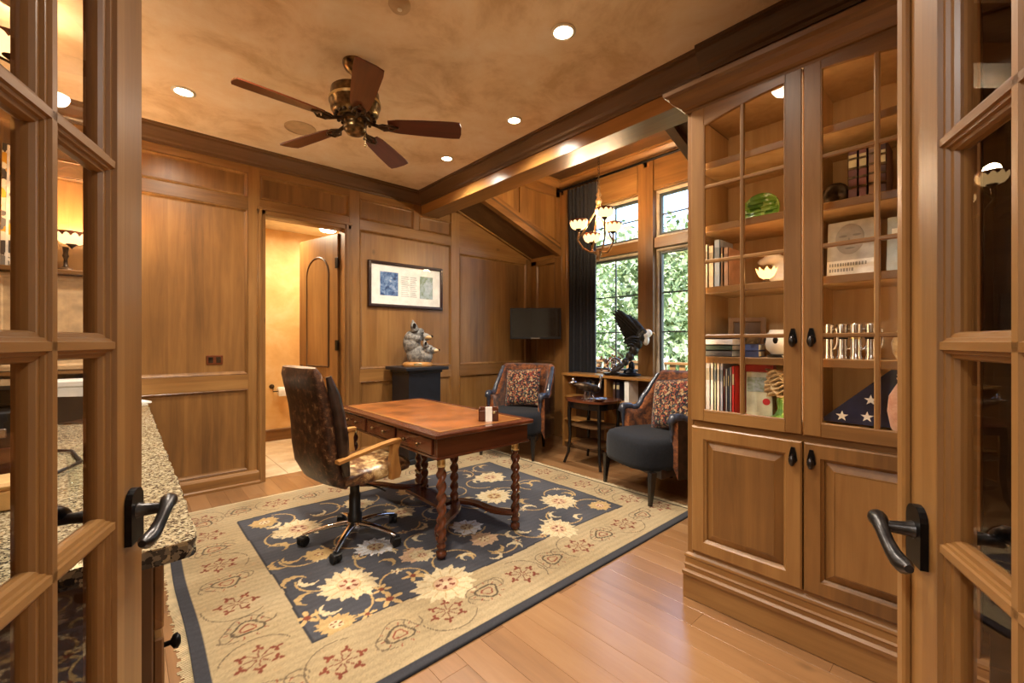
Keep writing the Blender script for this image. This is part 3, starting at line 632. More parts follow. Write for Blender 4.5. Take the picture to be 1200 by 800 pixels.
# box with red lid, shell fan, green vase on the bottom shelf
t = thing('gift_box', (XC+.20, .762, zF), .2, 'pale green box with dark red lid and red seal', 'box')
MB().box(-.06, .06, -.055, .055, 0, .215, .002).build('body', col('boxgreen', (196, 196, 168)), t)
MB().box(-.064, .064, -.059, .059, .2155, .25, .003).build('lid', col('boxred', (148, 36, 32)), t)
MB().lathe([(.016, -.0625), (.016, -.0602)], 14, (0, -.03, .075), 'X').build('seal', col('sealred', (170, 30, 30)), t)
MB().box(-.0625, -.0602, -.05, .05, .12, .19).build('picture_panel', 'photo_green', t)
t = thing('fan_shell', (XC+.14, .655, zF+.0), 0, 'tan layered fan shell sculpture on a green stem', 'sculpture')
MB().lathe([(.05, 0), (.055, .006), (.03, .02), (.016, .05), (.022, .09), (.012, .12)], 16).build('stem', 'green_glass', t)
for i in range(7):
    mb = MB(); n = 12
    r0 = .055+.006*math.sin(i); z = .115+i*.017; ring = []
    for a in range(n+1):
        th = -PI*.1+PI*1.2*a/n; rr = r0*(1+.12*math.sin(a*2.3+i)); ring.append((-.2*rr+rr*.75*math.sin(th)*-1, rr*1.1*math.cos(th), z+.012*math.sin(a*1.7+i)))
    base_ = [(0.02, .0, z-.004)]*(n+1)
    mb.loft([base_, ring, [(p[0], p[1], p[2]+.006) for p in ring], [(.02, 0, z+.008)]*(n+1)], False, True, False)
    mb.build('layer', 'shell_tan', t)
# third shelf: stacked books, box frame, mugs etc
zz = s1
for (th, c, dp, lb) in ((.03, (70, 70, 74), .17, 'dark grey book at the bottom of the flat stack'), (.026, (26, 52, 40), .165, 'dark green book in the flat stack'), (.03, (210, 212, 220), .16, 'white and blue book in the flat stack'), (.022, (36, 44, 72), .15, 'navy book on top of the flat stack')):
    t = thing('book', (XC+.15, .92, zz+.0006), 0, lb, 'book', 'flat stack of books on the cabinet shelf')
    nm = col('cover_%d_%d_%d' % c, c, .55)
    MB().box(-dp/2, dp/2, -.075, .075, 0, .003).box(-dp/2, dp/2, -.075, .075, th-.003, th).box(-dp/2, -dp/2+.003, -.075, .075, 0, th).build('cover', nm, t)
    MB().box(-dp/2+.004, dp/2-.004, -.072, .072, .0031, th-.0031).build('pages', 'white_paper', t)
    zz += th+.0008
t = thing('box_frame', (XC+.34, .875, s1), .35, 'brown wooden box frame leaning at the back of the shelf', 'frame')
MB().box(-.03, .05, -.085, .085, 0, .20, .003).build('case', 'dark_wood_Z', t); MB().frame(-.085, .085, 0, .2, [(0, 0), (0, .008), (.02, .008), (.025, .002)], lambda u, w, h: (-.03-h, u, w)).build('moulding', 'alder_Z', t)
MB().box(-.033, -.0302, -.05, .05, .03, .10).build('plaque', 'antique_brass', t)
for i, (th, c, lb) in enumerate(((.03, (44, 62, 110), 'blue book lying flat beside the white pot'), (.03, (58, 78, 132), 'bright blue book lying on the other blue one'))):
    t = thing('book', (XC+.16, .785, s1+.0006+i*.0312), .12, lb, 'book', 'flat blue books on the cabinet shelf')
    MB().box(-.075, .075, -.04, .04, 0, .003).box(-.075, .075, -.04, .04, th-.003, th).box(-.075, -.072, -.04, .04, 0, th).build('cover', col('cover_%d_%d_%d' % c, c), t); MB().box(-.071, .071, -.037, .037, .0031, th-.0031).build('pages', 'white_paper', t)
t = thing('ginger_jar', (XC+.17, .672, s1), 0, 'white patterned ceramic pot on a black stand', 'pot')
MB().lathe([(.05, 0), (.052, .012), (.04, .016)], 18).build('stand', 'black_gloss', t)
MB().lathe([(.035, .0165), (.055, .04), (.062, .075), (.056, .105), (.044, .12), (.04, .13), (.036, .128), (.034, .11)], 20).build('body', 'porcelain', t)
for k in range(6):
    a = k*PI/3; MB().ell((.0585*math.cos(a), .0585*math.sin(a), .08), (.006, .012, .016), 8, 6, Euler((0, 0, a))).build('painted_motif', 'iron', t)
# second shelf: white rock sculpture with glowing flower candle
t = thing('white_horse_sculpture', (XC+.25, .715, s2), 0, 'white driftwood-like sculpture behind the flower candle holder', 'sculpture')
remesh(MB().ell((.03, -.02, .03), (.05, .06, .035)).ell((.02, -.03, .09), (.035, .05, .06)).ell((.0, .01, .135), (.03, .045, .028)).ell((0, .05, .125), (.018, .03, .018)).ell((.03, -.08, .05), (.03, .05, .04)).build('body', 'porcelain', t), .006)
t = thing('flower_candle', (XC+.12, .712, s2), 0, 'small lit flower-petal candle holder in the cabinet', 'candle holder')
emis('petal_glow', (255, 196, 110), 1.6)
MB().lathe([(.022, 0), (.024, .008), (.012, .014), (.012, .022)], 14).build('base', 'bronze', t)
for k in range(9):
    a = 2*PI*k/9; ca, sa = math.cos(a), math.sin(a)
    pts = [[(ca*r-sa*w*e, sa*r+ca*w*e, z) for e in (-1, 0, 1)] for r, w, z in ((.01, .006, .022), (.026, .014, .034), (.038, .013, .055), (.046, .002, .075))]
    MB().loft(pts, False, True, False).build('petal', 'petal_glow', t)
# first shelf: green ribbed glass dish on edge
t = thing('glass_dish', (XC+.32, .80, s3+.092), 0, 'round green glass dish with brick-like relief standing on edge', 'dish')
o = MB().lathe([(.001, .0), (.05, .003), (.075, -.006), (.088, -.022), (.092, -.022), (.082, .0), (.055, .012), (.001, .01)], 28, (0, 0, 0), 'X').build('dish', 'green_glass', t); o.rotation_euler = (0, R_(10), 0)
for i in range(-3, 4):
    h = i*.022; w = math.sqrt(max(0, .08**2-h*h)); o = MB().box(-.013, -.004, -w, w, h-.002, h+.002).build('relief_line', 'green_glass', t); o.rotation_euler = (0, R_(10), 0)
# right bay
ya = .408
for (th, h, c, lb) in ((.032, .235, (84, 40, 30), 'old maroon leather book next to the carved shell'), (.028, .232, (112, 58, 44), 'old rust leather book second from the carved shell'), (.034, .24, (150, 108, 66), 'old tan leather book with ribbed spine'), (.02, .225, (70, 38, 28), 'thin dark leather book at the end of the row')):
    b_ = book(ya-th, th, h, .16, s3, c, lb, x0=XC+.13, group='old leather books on the cabinet shelf'); ya -= th+.003
    for q in (.25, .42, .58, .75): MB().box(-.0835, -.08, -th/2, th/2, h*q, h*q+.008).build('spine_band', 'antique_brass', b_)
t = thing('carved_shell', (XC+.2, .455, s3), .3, 'dark carved spiral shell ornament on the upper shelf', 'ornament')
mb = MB()
for k in range(30):
    a = k*.42; r = .062*math.exp(-k*.055); mb.ell((-.0, r*math.cos(a)*.72, .062+r*math.sin(a)*.8), (.018*math.exp(-k*.03),)*3, 10, 7)
mb.ell((0, .025, .03), (.02, .035, .03)); mb.box(-.03, .03, -.04, .05, 0, .008)
remesh(mb.build('shell', 'bronze', t), .006, 2)
t = thing('picture_frame', (XC+.26, .19, s3), -.15, 'small dark framed picture beside the old leather books', 'frame')
MB().frame(-.07, .07, 0, .22, [(0, -.01), (0, .01), (.018, .012), (.024, .004), (.024, -.01)], lambda u, w, h: (-h, u, w)).build('frame', 'dark_wood_Z', t); MB().box(-.002, .004, -.05, .05, .02, .2).build('print', 'tan_fur', t)
# large portrait book standing face out
t = thing('portrait_book', (XC+.18, .405, s2+.0045), 0, 'large grey-covered book standing face out on the shelf', 'book'); t.rotation_euler = (0, R_(8), 0)
MB().box(0, .025, -.088, .088, 0, .25, .002).build('cover', col('cover_grey', (176, 172, 166)), t)
MB().box(-.0012, 0, -.087, .087, .012, .075).build('title_band', col('bandwhite', (226, 224, 220)), t)
fg = MB(); fg.ell((-.0005, .01, .168), (.0012, .05, .068), 20, 12); fg.build('portrait_tone', col('tone1', (150, 144, 138)), t)
MB().ell((-.0012, .033, .182), (.0012, .015, .005)).ell((-.0012, -.014, .184), (.0012, .015, .005)).ell((-.0012, .008, .128), (.0012, .018, .004)).ell((-.0012, .012, .158), (.0012, .004, .018)).build('portrait_shadow', col('tone2', (122, 118, 114)), t)
mb = MB(); r2 = random.Random(3)
for row, zz in enumerate((.05, .026)):
    y = .078
    while y > -.05+row*.045:
        w = r2.uniform(.004, .008); mb.box(-.0022, -.0012, y-w, y, zz, zz+.014); y -= w+.0035
mb.build('title_print', col('ink', (140, 138, 136)), t)
t = thing('blue_grey_book', (XC+.2, .235, s2+.004), 0, 'pale blue grey book standing face out in the end corner', 'book'); t.rotation_euler = (0, R_(8), 0)
MB().box(0, .02, -.06, .06, 0, .24, .002).build('cover', col('cover_pale', (172, 182, 186)), t); MB().box(-.001, 0, -.045, .045, .15, .19).build('title_print', 'white_paper', t)
# pewter mugs
for i, (y, lb) in enumerate(((.482, 'pewter tankard at the hinge end of the mug row'), (.434, 'pewter tankard second in the mug row'), (.386, 'pewter tankard third in the mug row'), (.338, 'pewter tankard with curved handle at the end of the mug row'))):
    t = thing('tankard', (XC+.16+.01*(i % 2), y, s1), -1.9+i*.25, lb, 'mug', 'pewter tankards on the cabinet shelf')
    MB().lathe([(.022, 0), (.0225, .01), (.0195, .018), (.019, .10), (.021, .142), (.022, .15), (.020, .15), (.018, .12), (.017, .03), (.001, .028)], 20, caps=False).build('body', 'silver', t)
    MB().lathe([(.0195, .085), (.0225, .092), (.0195, .099)], 20, caps=False).build('band', 'brass' if i == 2 else 'iron', t)
    MB().tube([(.019, 0, .125), (.032, 0, .13), (.038, 0, .105), (.036, 0, .065), (.028, 0, .045), (.019, 0, .042)], .0045, 8).build('handle', 'silver', t)
# folded flag
t = thing('folded_flag', (XC+.19, .295, zF+.0115), 0, 'triangular folded navy flag with white stars', 'flag'); t.rotation_euler = (0, R_(10), 0)
def TP(y, z, x): return (x, y, z)
n = 10; tri = [(.215, 0), (-.15, 0), (-.15, .02), (-.03, .225), (.0, .225)]
tri = [(.21, .0), (-.20, .0), (-.20, .06), (-.075, .275), (-.05, .275), (.21, .015)]
MB().prism(tri[::-1], 0, .06, 'X').build('folded_cloth', 'navy', t)
def star(y, z, r, parent):
    pts = []
    for k in range(10):
        a = PI/2+k*PI/5; q = r if k % 2 == 0 else r*.4; pts.append((y+q*math.cos(a), z+q*math.sin(a)))
    MB().prism(pts, -.0015, .0005, 'X').build('star', 'white_paper', parent)
for y, z in ((.145, .028), (.06, .034), (-.05, .036), (.05, .105), (-.045, .125), (-.05, .21), (-.14, .05), (-.14, .13)): star(y, z, .023, t)
t = thing('pink_vase', (XC+.105, .225, zF), 0, 'pink marbled vase beside the folded flag', 'vase')
MB().lathe([(.03, 0), (.045, .03), (.055, .09), (.05, .15), (.03, .19), (.022, .205), (.028, .22), (.024, .22), (.018, .2)], 20).build('body', 'pink_marble', t)
t = thing('cream_vase', (XC+.2, .235, s1), 0, 'cream vase with gold flecks at the end of the mug shelf', 'vase')
MB().lathe([(.025, 0), (.04, .03), (.045, .07), (.03, .11), (.02, .13), (.026, .145)], 20).build('body', 'shell_tan', t)
# cabinet lighting: slim strips under top and shelves
emis('led', (255, 222, 168), CAB_E)
for y in (Y1-.062, YM+.014, YM-.026, Y0+.05):
    MB().box(XC+.031, XC+.043, y, y+.012, .95, 2.43).build('light_strip', 'led', cb)
# ------------------------------------------------------------ rug: woven print as vertex colours on a fine grid
RX0, RX1, RY0, RY1, RZ = .20, 3.26, 1.50, 4.02, .011
def make_rug():
    st = .006; nx = int((RX1-RX0)/st); ny = int((RY1-RY0)/st)
    gx, gy = np.meshgrid(np.linspace(RX0, RX1, nx+1), np.linspace(RY0, RY1, ny+1))
    wob = .006*np.sin(gx*5.1)+.005*np.sin(gx*11+1)
    wobx = .006*np.sin(gy*4.3)+.004*np.sin(gy*9+2)
    Xc, Yc = gx.copy(), gy.copy()
    col_ = np.zeros(gx.shape+(3,)); L = lambda c: np.array(lin(c))
    beige, beige2, navy, navy2, cream, gold, rust, ink, rose = L((150, 130, 96)), L((162, 144, 112)), L((56, 56, 61)), L((72, 72, 77)), L((190, 172, 136)), L((166, 138, 92)), L((112, 56, 38)), L((88, 74, 56)), L((184, 152, 122))
    pale = L((196, 196, 196))
    def noise(sc, seed):
        r = np.random.default_rng(seed); n = 9; out = np.zeros(gx.shape)
        for _ in range(n):
            a = r.uniform(0, 2*PI); f = sc*r.uniform(.5, 1.6); out += np.sin((Xc*math.cos(a)+Yc*math.sin(a))*f+r.uniform(0, 6))
        return out/n
    fine = np.random.default_rng(1).normal(0, 1, gx.shape)
    col_[:] = beige
    t = np.clip(.5+noise(8, 2)*.9, 0, 1)[..., None]; col_[:] = beige*(1-t)+beige2*t
    IX0, IX1, IY0, IY1 = .600, 2.90, 1.935, 3.60
    px, py = Xc+wobx, Yc+wob
    inner = (px > IX0) & (px < IX1) & (py > IY0) & (py < IY1)
    t = np.clip(.5+noise(14, 3)*.8, 0, 1)[..., None]
    col_[inner] = (navy*(1-t)+navy2*t)[inner]
    def warp(cx, cy, ang=0):
        dx, dy = Xc-cx, Yc-cy; c, s = math.cos(ang), math.sin(ang); return dx*c+dy*s, -dx*s+dy*c
    def put(mask, c, clip=None):
        if clip is not None: mask = mask & clip
        col_[mask] = c
    def palmette(cx, cy, R, c=cream, c2=rose, n=11, ang=0, sq=.8, clip=None):
        u, v = warp(cx, cy, ang); v = v/sq; r = np.hypot(u, v); th = np.arctan2(v, u)
        edge = R*(1+.10*np.cos(n*th)+.06*np.cos(2*n*th+1)+.06*np.cos(3*th+cx*9))
        put(r < edge, c, clip)
        put((r < edge*.80) & (np.abs(np.sin(n*.5*th+.4)) < .16) & (r > R*.42), gold, clip)
        put((r < R*.44), gold*1.05, clip); put((r < R*.40), c2, clip)
        put((r < R*.34) & (np.cos(5*th) > .35) & (r > R*.14), rust, clip); put(r < R*.12, cream, clip)
    def crescent(cx, cy, R, ang, c=cream, clip=None, w=.30):
        u, v = warp(cx, cy, ang); r = np.hypot(u, v); th = np.arctan2(v, u)
        wd = R*w*(1-np.abs(th)/1.9)*(1+.25*np.sin(th*9)); put((np.abs(r-R) < wd) & (np.abs(th) < 1.9), c, clip)
    def small(cx, cy, R, c=cream, n=5, ang=0, clip=None):
        u, v = warp(cx, cy, ang); r = np.hypot(u, v); th = np.arctan2(v, u)
        put(r < R*(.62+.38*np.cos(n*th)), c, clip); put(r < R*.28, rust, clip)
    def vine(pts, w, c, clip=None):
        P = np.array(pts); m = np.full(gx.shape, 9.0)
        for i in range(len(P)-1):
            a, b = P[i], P[i+1]; ab = b-a; l = max(1e-9, ab@ab)
            tt = np.clip(((Xc-a[0])*ab[0]+(Yc-a[1])*ab[1])/l, 0, 1); m = np.minimum(m, np.hypot(Xc-a[0]-ab[0]*tt, Yc-a[1]-ab[1]*tt))
        put(m < w, c, clip)
    fp = lambda x, y: tuple(onz(x, y, RZ)[:2])
    def arcv(cx, cy, R, a0, a1, n=10, k=1.0): return [(cx+R*k*math.cos(a0+(a1-a0)*i/n), cy+R*math.sin(a0+(a1-a0)*i/n)) for i in range(n+1)]
    # field vines
    r = random.Random(11)
    for i in range(7):
        for j in range(5):
            cx = IX0+.2+i*.32; cy = IY0+.17+j*.33; a = r.uniform(0, 6)
            vine(arcv(cx, cy, .13, a, a+3.6), .0055, gold, inner)
            crescent(cx+.06*math.cos(a), cy+.06*math.sin(a), .05, a+1, cream if r.random() < .6 else gold, inner, .34)
            if r.random() < .8: small(cx+.14*math.cos(a+2), cy+.12*math.sin(a+2), .032, cream if r.random() < .5 else gold, 5, a, inner)
    # outline of the field
    dist = np.minimum(np.minimum(px-IX0, IX1-px), np.minimum(py-IY0, IY1-py)); put(inner & (dist < .012), navy*.7)
    # main motifs, read off the picture
    for x, y, hw, c, c2 in ((409, 684, 33, cream, rose), (394, 731, 21, gold*1.1, cream), (350, 619, 26, cream, rose), (310, 612, 15, gold, cream), (374, 649, 16, gold, gold), (486, 650, 17, rose, cream),
                            (574, 559, 18, cream, rose), (579, 581, 21, cream, gold), (655, 587, 21, cream, rose), (703, 592, 13, gold, rose), (567, 631, 17, rose, cream), (547, 617, 19, pale, cream), (495, 650, 14, cream, rose),
                            (522, 683, 36, cream, rose), (654, 619, 23, cream, rose), (440, 640, 22, pale, cream), (470, 600, 16, cream, rose), (420, 590, 16, cream, rose), (480, 575, 14, gold, cream), (520, 590, 16, pale, cream)):
        X_, Y_ = fp(x, y); d = X_*FW[0]+Y_*FW[1]; big = x in (522, 654)
        palmette(X_, Y_, hw*d/F_PX, c, c2, 13 if hw > 20 else 9, r.uniform(0, 3), .9, None if big else inner)
    for x, y, hw, an in ((346, 682, 16, 1.9), (362, 701, 15, 2.5), (452, 660, 12, .4), (422, 650, 10, 4.), (621, 595, 10, 1.2), (616, 568, 9, .2), (549, 652, 10, 2.), (579, 650, 10, 5.), (603, 625, 11, 3.), (603, 640, 11, .8), (639, 607, 9, 4.4), (681, 605, 9, 2.2), (489, 616, 12, 5.2), (324, 642, 14, .5), (330, 660, 14, 3.4)):
        X_, Y_ = fp(x, y); d = X_*FW[0]+Y_*FW[1]; crescent(X_, Y_, hw*d/F_PX*.8, an, cream if int(x) % 2 else gold, inner, .34)
    for x, y, hw in ((484, 674, 10), (457, 701, 13), (431, 719, 9), (360, 724, 12), (447, 690, 9)):
        X_, Y_ = fp(x, y); d = X_*FW[0]+Y_*FW[1]; small(X_, Y_, hw*d/F_PX*1.3, gold*1.15, 5, r.uniform(0, 3), inner)
    # border motifs
    outer = ~inner
    def redcluster(cx, cy, R, ang):
        for k in range(6):
            a = ang+k*PI/3; small(cx+R*math.cos(a)*1.0, cy+R*.9*math.sin(a), R*.34, rust, 3, a, outer)
        for k in range(8):
            a = ang+k*PI/4+.3; vine([(cx+R*.15*math.cos(a), cy+R*.15*math.sin(a)), (cx+R*.7*math.cos(a), cy+R*.7*math.sin(a))], .003, rust*.8+ink*.3, outer)
        vine(arcv(cx, cy, R*1.9, ang, ang+2.4, 12), .0028, ink*1.3, outer)
    def outline(cx, cy, R, ang):
        pts = [(cx+R*(1+.16*math.cos(3*a+ang))*math.cos(a), cy+R*.8*(1+.16*math.cos(3*a+ang))*math.sin(a)) for a in [2*PI*i/24 for i in range(25)]]
        vine(pts, .0055, ink*.8, outer); vine([(cx+(p[0]-cx)*1.7, cy+(p[1]-cy)*1.8) for p in pts[:17]], .003, ink*1.5, outer)
        vine([(cx+(p[0]-cx)*.5, cy+(p[1]-cy)*.5) for p in pts], .004, rust*1.2, outer)
        vine(arcv(cx+R*1.4, cy+R*.6, R*.7, ang, ang+4.5), .003, ink*1.4, outer); vine(arcv(cx-R*1.5, cy-R*.3, R*.6, ang+2, ang+6), .003, ink*1.4, outer)
        for k in range(10):
            a = k*PI/5; vine([(cx+R*1.25*math.cos(a), cy+R*1.1*math.sin(a)), (cx+R*1.5*math.cos(a), cy+R*1.35*math.sin(a))], .003, rust*1.3, outer)
    ymid, xmid = (RY0+IY0)/2+.02, (RX0+IX0)/2+.01; k = 0
    xs = np.arange(xmid, RX1-.1, .245)
    for i, x in enumerate(xs):
        for yy in (ymid, (RY1+IY1)/2-.01): (redcluster if (i+(yy > 3)) % 2 else outline)(x, yy, .075 if (i+(yy > 3)) % 2 else .06, i*1.1)
    for i, y in enumerate(np.arange(ymid+.245, IY1+.1, .245)):
        for xx in (xmid, (RX1+IX1)/2-.01): (outline if i % 2 else redcluster)(xx, y, .06 if i % 2 else .075, i*1.3+.4)
    # guard bands
    e = np.minimum(np.minimum(Xc-RX0, RX1-Xc), Yc-RY0)
    put((Yc-RY0 < .050) | (Xc-RX0 < .050), navy*.9); put((Yc-RY0 < .012) & (Xc > RX0+.05), navy*.6)
    put((RX1-Xc < .035), cream*.95); put((RX1-Xc < .05) & (RX1-Xc > .033), ink*.45); put((RY1-Yc < .02), cream*.9)
    col_ *= (1+fine*.07)[..., None]*(1+.07*np.sin(Yc*900+noise(30, 5)*3))[..., None]*(1+.10*noise(20, 9))[..., None]
    col_ = np.clip(col_, 0, 1)
    zz = RZ-.0006+.0005*noise(9, 6)
    V = np.stack([gx+.004*np.sin(gy*6)*(np.abs(gx-RX0) < .3), gy, zz], -1).reshape(-1, 3)
    idx = np.arange((nx+1)*(ny+1)).reshape(ny+1, nx+1)
    Fq = np.stack([idx[:-1, :-1], idx[:-1, 1:], idx[1:, 1:], idx[1:, :-1]], -1).reshape(-1, 4)
    # skirt to the floor
    loop = np.concatenate([idx[0, :], idx[1:, -1], idx[-1, -2::-1], idx[-2:0:-1, 0]]); nb = len(V)
    Vs = V[loop].copy(); Vs[:, 2] = .0005; sk = np.arange(len(loop))+nb
    Fs = np.stack([loop, sk, np.roll(sk, -1), np.roll(loop, -1)], -1)
    V = np.concatenate([V, Vs]); Fq = np.concatenate([Fq, Fs]); Cc = np.concatenate([col_.reshape(-1, 3), col_.reshape(-1, 3)[loop]])
    me = bpy.data.meshes.new('pile'); me.vertices.add(len(V)); me.vertices.foreach_set('co', V.astype(np.float32).ravel())
    me.loops.add(len(Fq)*4); me.loops.foreach_set('vertex_index', Fq.astype(np.int32).ravel()); me.polygons.add(len(Fq)); me.polygons.foreach_set('loop_start', (np.arange(len(Fq))*4).astype(np.int32)); me.update(calc_edges=True)
    ca = me.color_attributes.new('weave', 'FLOAT_COLOR', 'POINT'); ca.data.foreach_set('color', np.concatenate([Cc, np.ones((len(Cc), 1))], 1).astype(np.float32).ravel())
    m, nt, b = new_mat('rug_weave'); at_ = N(nt, 'ShaderNodeAttribute'); at_.attribute_name = 'weave'; nt.links.new(at_.outputs[0], b.inputs['Base Color']); b.inputs['Roughness'].default_value = .95; b.inputs['Specular IOR Level'].default_value = .1; b.inputs['Sheen Weight'].default_value = .15
    me.materials.append(m); return me
rug = empty('area_rug', (0, 0, 0), label='large cream rug with charcoal floral field under the desk', category='rug')
o = bpy.data.objects.new('pile', make_rug()); C.objects.link(o); o.parent = rug
mb = MB(); r = random.Random(5); y = RY0+.01
while y < RY1-.01:
    mb.box(RX0-.035+r.uniform(-.012, .008), RX0+.004, y, y+.005, .001, .004); mb.box(RX1-.004, RX1+.03+r.uniform(-.01, .008), y, y+.005, .001, .004); y += .011
mb.build('fringe', plain('fringe_wool', (206, 188, 150), .95), rug, kind='stuff')
# ------------------------------------------------------------ granite counter, base cabinets
CZ = .83; CY0 = 1.245
ct = wthing('countertop', (-.25, 2.9, .79), 'tan and grey granite countertop with rough edge along the wall', 'countertop')
def edge(x0, y0, x1, y1, n): return [(x0+(x1-x0)*i/n+random.uniform(-.004, .004), y0+(y1-y0)*i/n+random.uniform(-.004, .004)) for i in range(n)]
ol = edge(XL+.002, CY0, .09, CY0, 26)+[(.105+.024*math.sin(a), CY0+.03-.03*math.cos(a)) for a in (.3, .8, 1.3)]+edge(.132, CY0+.05, .132, YB-.03, 110)+[(.13, YB-.022), (XL+.002, YB-.022)]
top = MB().prism(ol, CZ-.004, CZ, 'Z').build('slab', 'granite', ct)
mb = MB(); rings = [[(p[0]+random.uniform(-.003, .003)-(.004 if k == 2 else 0), p[1], z) for p in ol] for k, z in enumerate((CZ-.0042, CZ-.02, CZ-.04))]
mb.loft(rings, False, False); mb.add([(p[0], p[1], CZ-.04) for p in ol], [tuple(range(len(ol)))]); mb.build('rough_edge', 'granite_edge', ct)
for i, (a, b, lb) in enumerate(((CY0+.03, 2.30, 'dark base cabinet under the open end of the granite counter'), (2.302, 3.40, 'dark base cabinet in the middle of the granite counter'), (3.402, YB-.04, 'dark base cabinet under the granite counter by the wall'))):
    k = wthing('base_cabinet', (-.25, (a+b)/2, 0), lb, 'cabinet', 'base cabinets under the granite counter')
    box('body', 'dark_wood_Z', XL+.005, .05, a, b, .08, CZ-.0405, .003, k); box('toe_kick', 'ebony_Y', XL+.005, -.0, a+.004, b-.004, 0, .08, 0, k)
    box('drawer', 'alder_Y', .05, .07, a+.02, b-.02, .62, .775, .004, k); dr = box('door', 'alder_Z', .05, .07, a+.02, b-.02, .1, .60, .004, k)
    MB().frame(a+.08, b-.08, .16, .54, [(0, .0), (.006, .004), (.02, .006), (.03, 0)], lambda u, w, h: (.07+h, u, w)).build('panel_moulding', 'alder_Z', dr)
    MB().lathe([(.006, 0), (.006, .014), (.016, .02), (.018, .028), (.01, .034)], 14, (.07, a+.06, .56), 'X').build('knob', 'iron', dr)
    if i == 0:
        for u0, u1 in ((XL+.06, -.32), (-.28, .02)): MB().frame(u0, u1, .16, .72, [(0, 0), (.006, .005), (.02, .007), (.03, 0)], lambda u, w, h: (u, a-h, w)).build('end_panel_moulding', 'dark_wood_Z', k)
# ------------------------------------------------------------ hutch and things on the counter, seen through the door
hu = wthing('counter_hutch', (-.36, 4.33, CZ), 'wooden hutch with tan flap doors at the back of the counter', 'hutch')
box('side', 'alder_Z', XL+.005, XL+.03, 4.18, 4.48, CZ+.001, 1.74, .002, hu); box('side', 'alder_Z', -.125, -.10, 4.18, 4.48, CZ+.001, 1.74, .002, hu)
box('ledge', 'alder_X', XL+.003, -.08, 4.15, 4.485, 1.74, 1.772, .005, hu); box('back', 'alder_Z', XL+.03, -.125, 4.46, 4.48, CZ+.001, 1.74, 0, hu)
for a, b in ((XL+.031, -.384), (-.38, -.126)): MB().box(a, b, 4.185, 4.20, 1.10, 1.735, .004).frame(a+.02, b-.02, 1.12, 1.715, [(0, 0), (.004, .004), (.014, .004), (.02, 0)], lambda u, w, h: (u, 4.185-h, w)).build('flap_door', col('flap_tan', (190, 158, 116)), hu)
box('shelf', 'alder_X', XL+.031, -.126, 4.19, 4.46, 1.07, 1.095, .002, hu)
def bowl_lamp_shade(parent, c, Rb, hb, up=True, name='shade'):
    """translucent petal bowl: glowing body with a dark scalloped rim"""
    n = 24; rings = []; rim = []
    for k in range(7):
        t = k/6; r_ = Rb*(.32+.68*math.sin(t*PI/2)**.8); z = hb*(1-math.cos(t*PI/2))
        rings.append([(c[0]+r_*math.cos(2*PI*i/n), c[1]+r_*math.sin(2*PI*i/n), c[2]+z) for i in range(n)])
    sh = MB().loft(rings, False).add(rings[0], [tuple(range(n-1, -1, -1))]).build(name, 'shade_glow', parent)
    mb = MB(); rr = []
    for k, t in enumerate((0, .5, 1)):
        ring = []
        for i in range(n*2):
            a = 2*PI*i/(n*2); dip = (.42 if i % 4 == 0 else .22 if i % 2 else .12)*hb
            z = hb*1.02-dip*(1-t); zz = max(0, min(1, z/hb)); q = math.acos(max(-1, 1-zz)) if zz < 1 else PI/2
            r_ = Rb*(.32+.68*math.sin(q)**.8)*1.012; ring.append((c[0]+r_*math.cos(a), c[1]+r_*math.sin(a), c[2]+z))
        rr.append(ring)
    mb.loft(rr, False); mb.build('rim', 'shade_rim', sh)
    MB().lathe([(Rb*.05, -.03), (Rb*.12, -.02), (Rb*.36, -.002), (Rb*.36, .004)], 14, c).build('socket_cup', 'bronze', sh)
    return sh
emis('shade_glow', (255, 208, 140), 1.1); plain('shade_rim', (96, 50, 26), .35, var=.3, scale=40)
def point(name, loc, e, colr, rad=.05):
    d = bpy.data.lights.new(name, 'POINT'); d.energy = e; d.color = colr; d.shadow_soft_size = rad
    o = bpy.data.objects.new(name, d); C.objects.link(o); o.location = loc; return o
t = thing('torch_lamp', (-.30, 4.30, 1.772), 0, 'bronze torch lamp with glowing petal bowl on the hutch', 'lamp')
MB().lathe([(.06, 0), (.065, .012), (.03, .025), (.012, .04), (.01, .09), (.018, .11), (.012, .13), (.018, .17)], 18).build('base', 'bronze', t)
bowl_lamp_shade(t, (0.03, 0, .195), .085, .08)
point('torch_lamp_bulb', (-.27, 4.30, 2.06), LAMP_E, (1, .72, .42))
t = thing('pendant_lamp', (-.42, 3.32, 2.74), 0, 'bronze pendant with glowing petal bowl above the counter', 'lamp')
MB().lathe([(.008, .02), (.008, .24), (.05, .262), (.055, .28)], 16).build('rod', 'bronze', t)
MB().tube([(0, 0, .1), (.08, 0, .07), (.1, 0, .03), (.085, 0, -.01), (0, 0, -.045)], .007, 8).tube([(0, 0, .1), (-.08, 0, .07), (-.1, 0, .03), (-.085, 0, -.01), (0, 0, -.045)], .007, 8).build('yoke', 'bronze', t)
bowl_lamp_shade(t, (0, 0, -.01), .10, .09)
point('pendant_bulb', (-.42, 3.32, 2.86), LAMP_E*.35, (1, .72, .42))
t = thing('birch_painting', (-.50, 4.40, 1.7725), 0, 'unframed painting of golden birch trunks leaning above the hutch', 'painting'); t.rotation_euler = (R_(-5), 0, 0)
MB().box(-.11, .11, -.015, .015, 0, .86, .003).build('canvas', col('canvas_side', (200, 176, 130)), t)
MB().box(-.108, .108, -.0165, -.0152, .002, .858).build('painted_face', 'birch_print', t)
mb = MB()
for x_, w_ in ((-.08, .012), (-.035, .018), (.015, .010), (.045, .02), (.085, .012)): mb.box(x_-w_/2, x_+w_/2, -.0175, -.0166, .01, .85)
mb.build('painted_trunks', col('birch_white', (214, 206, 190)), t)
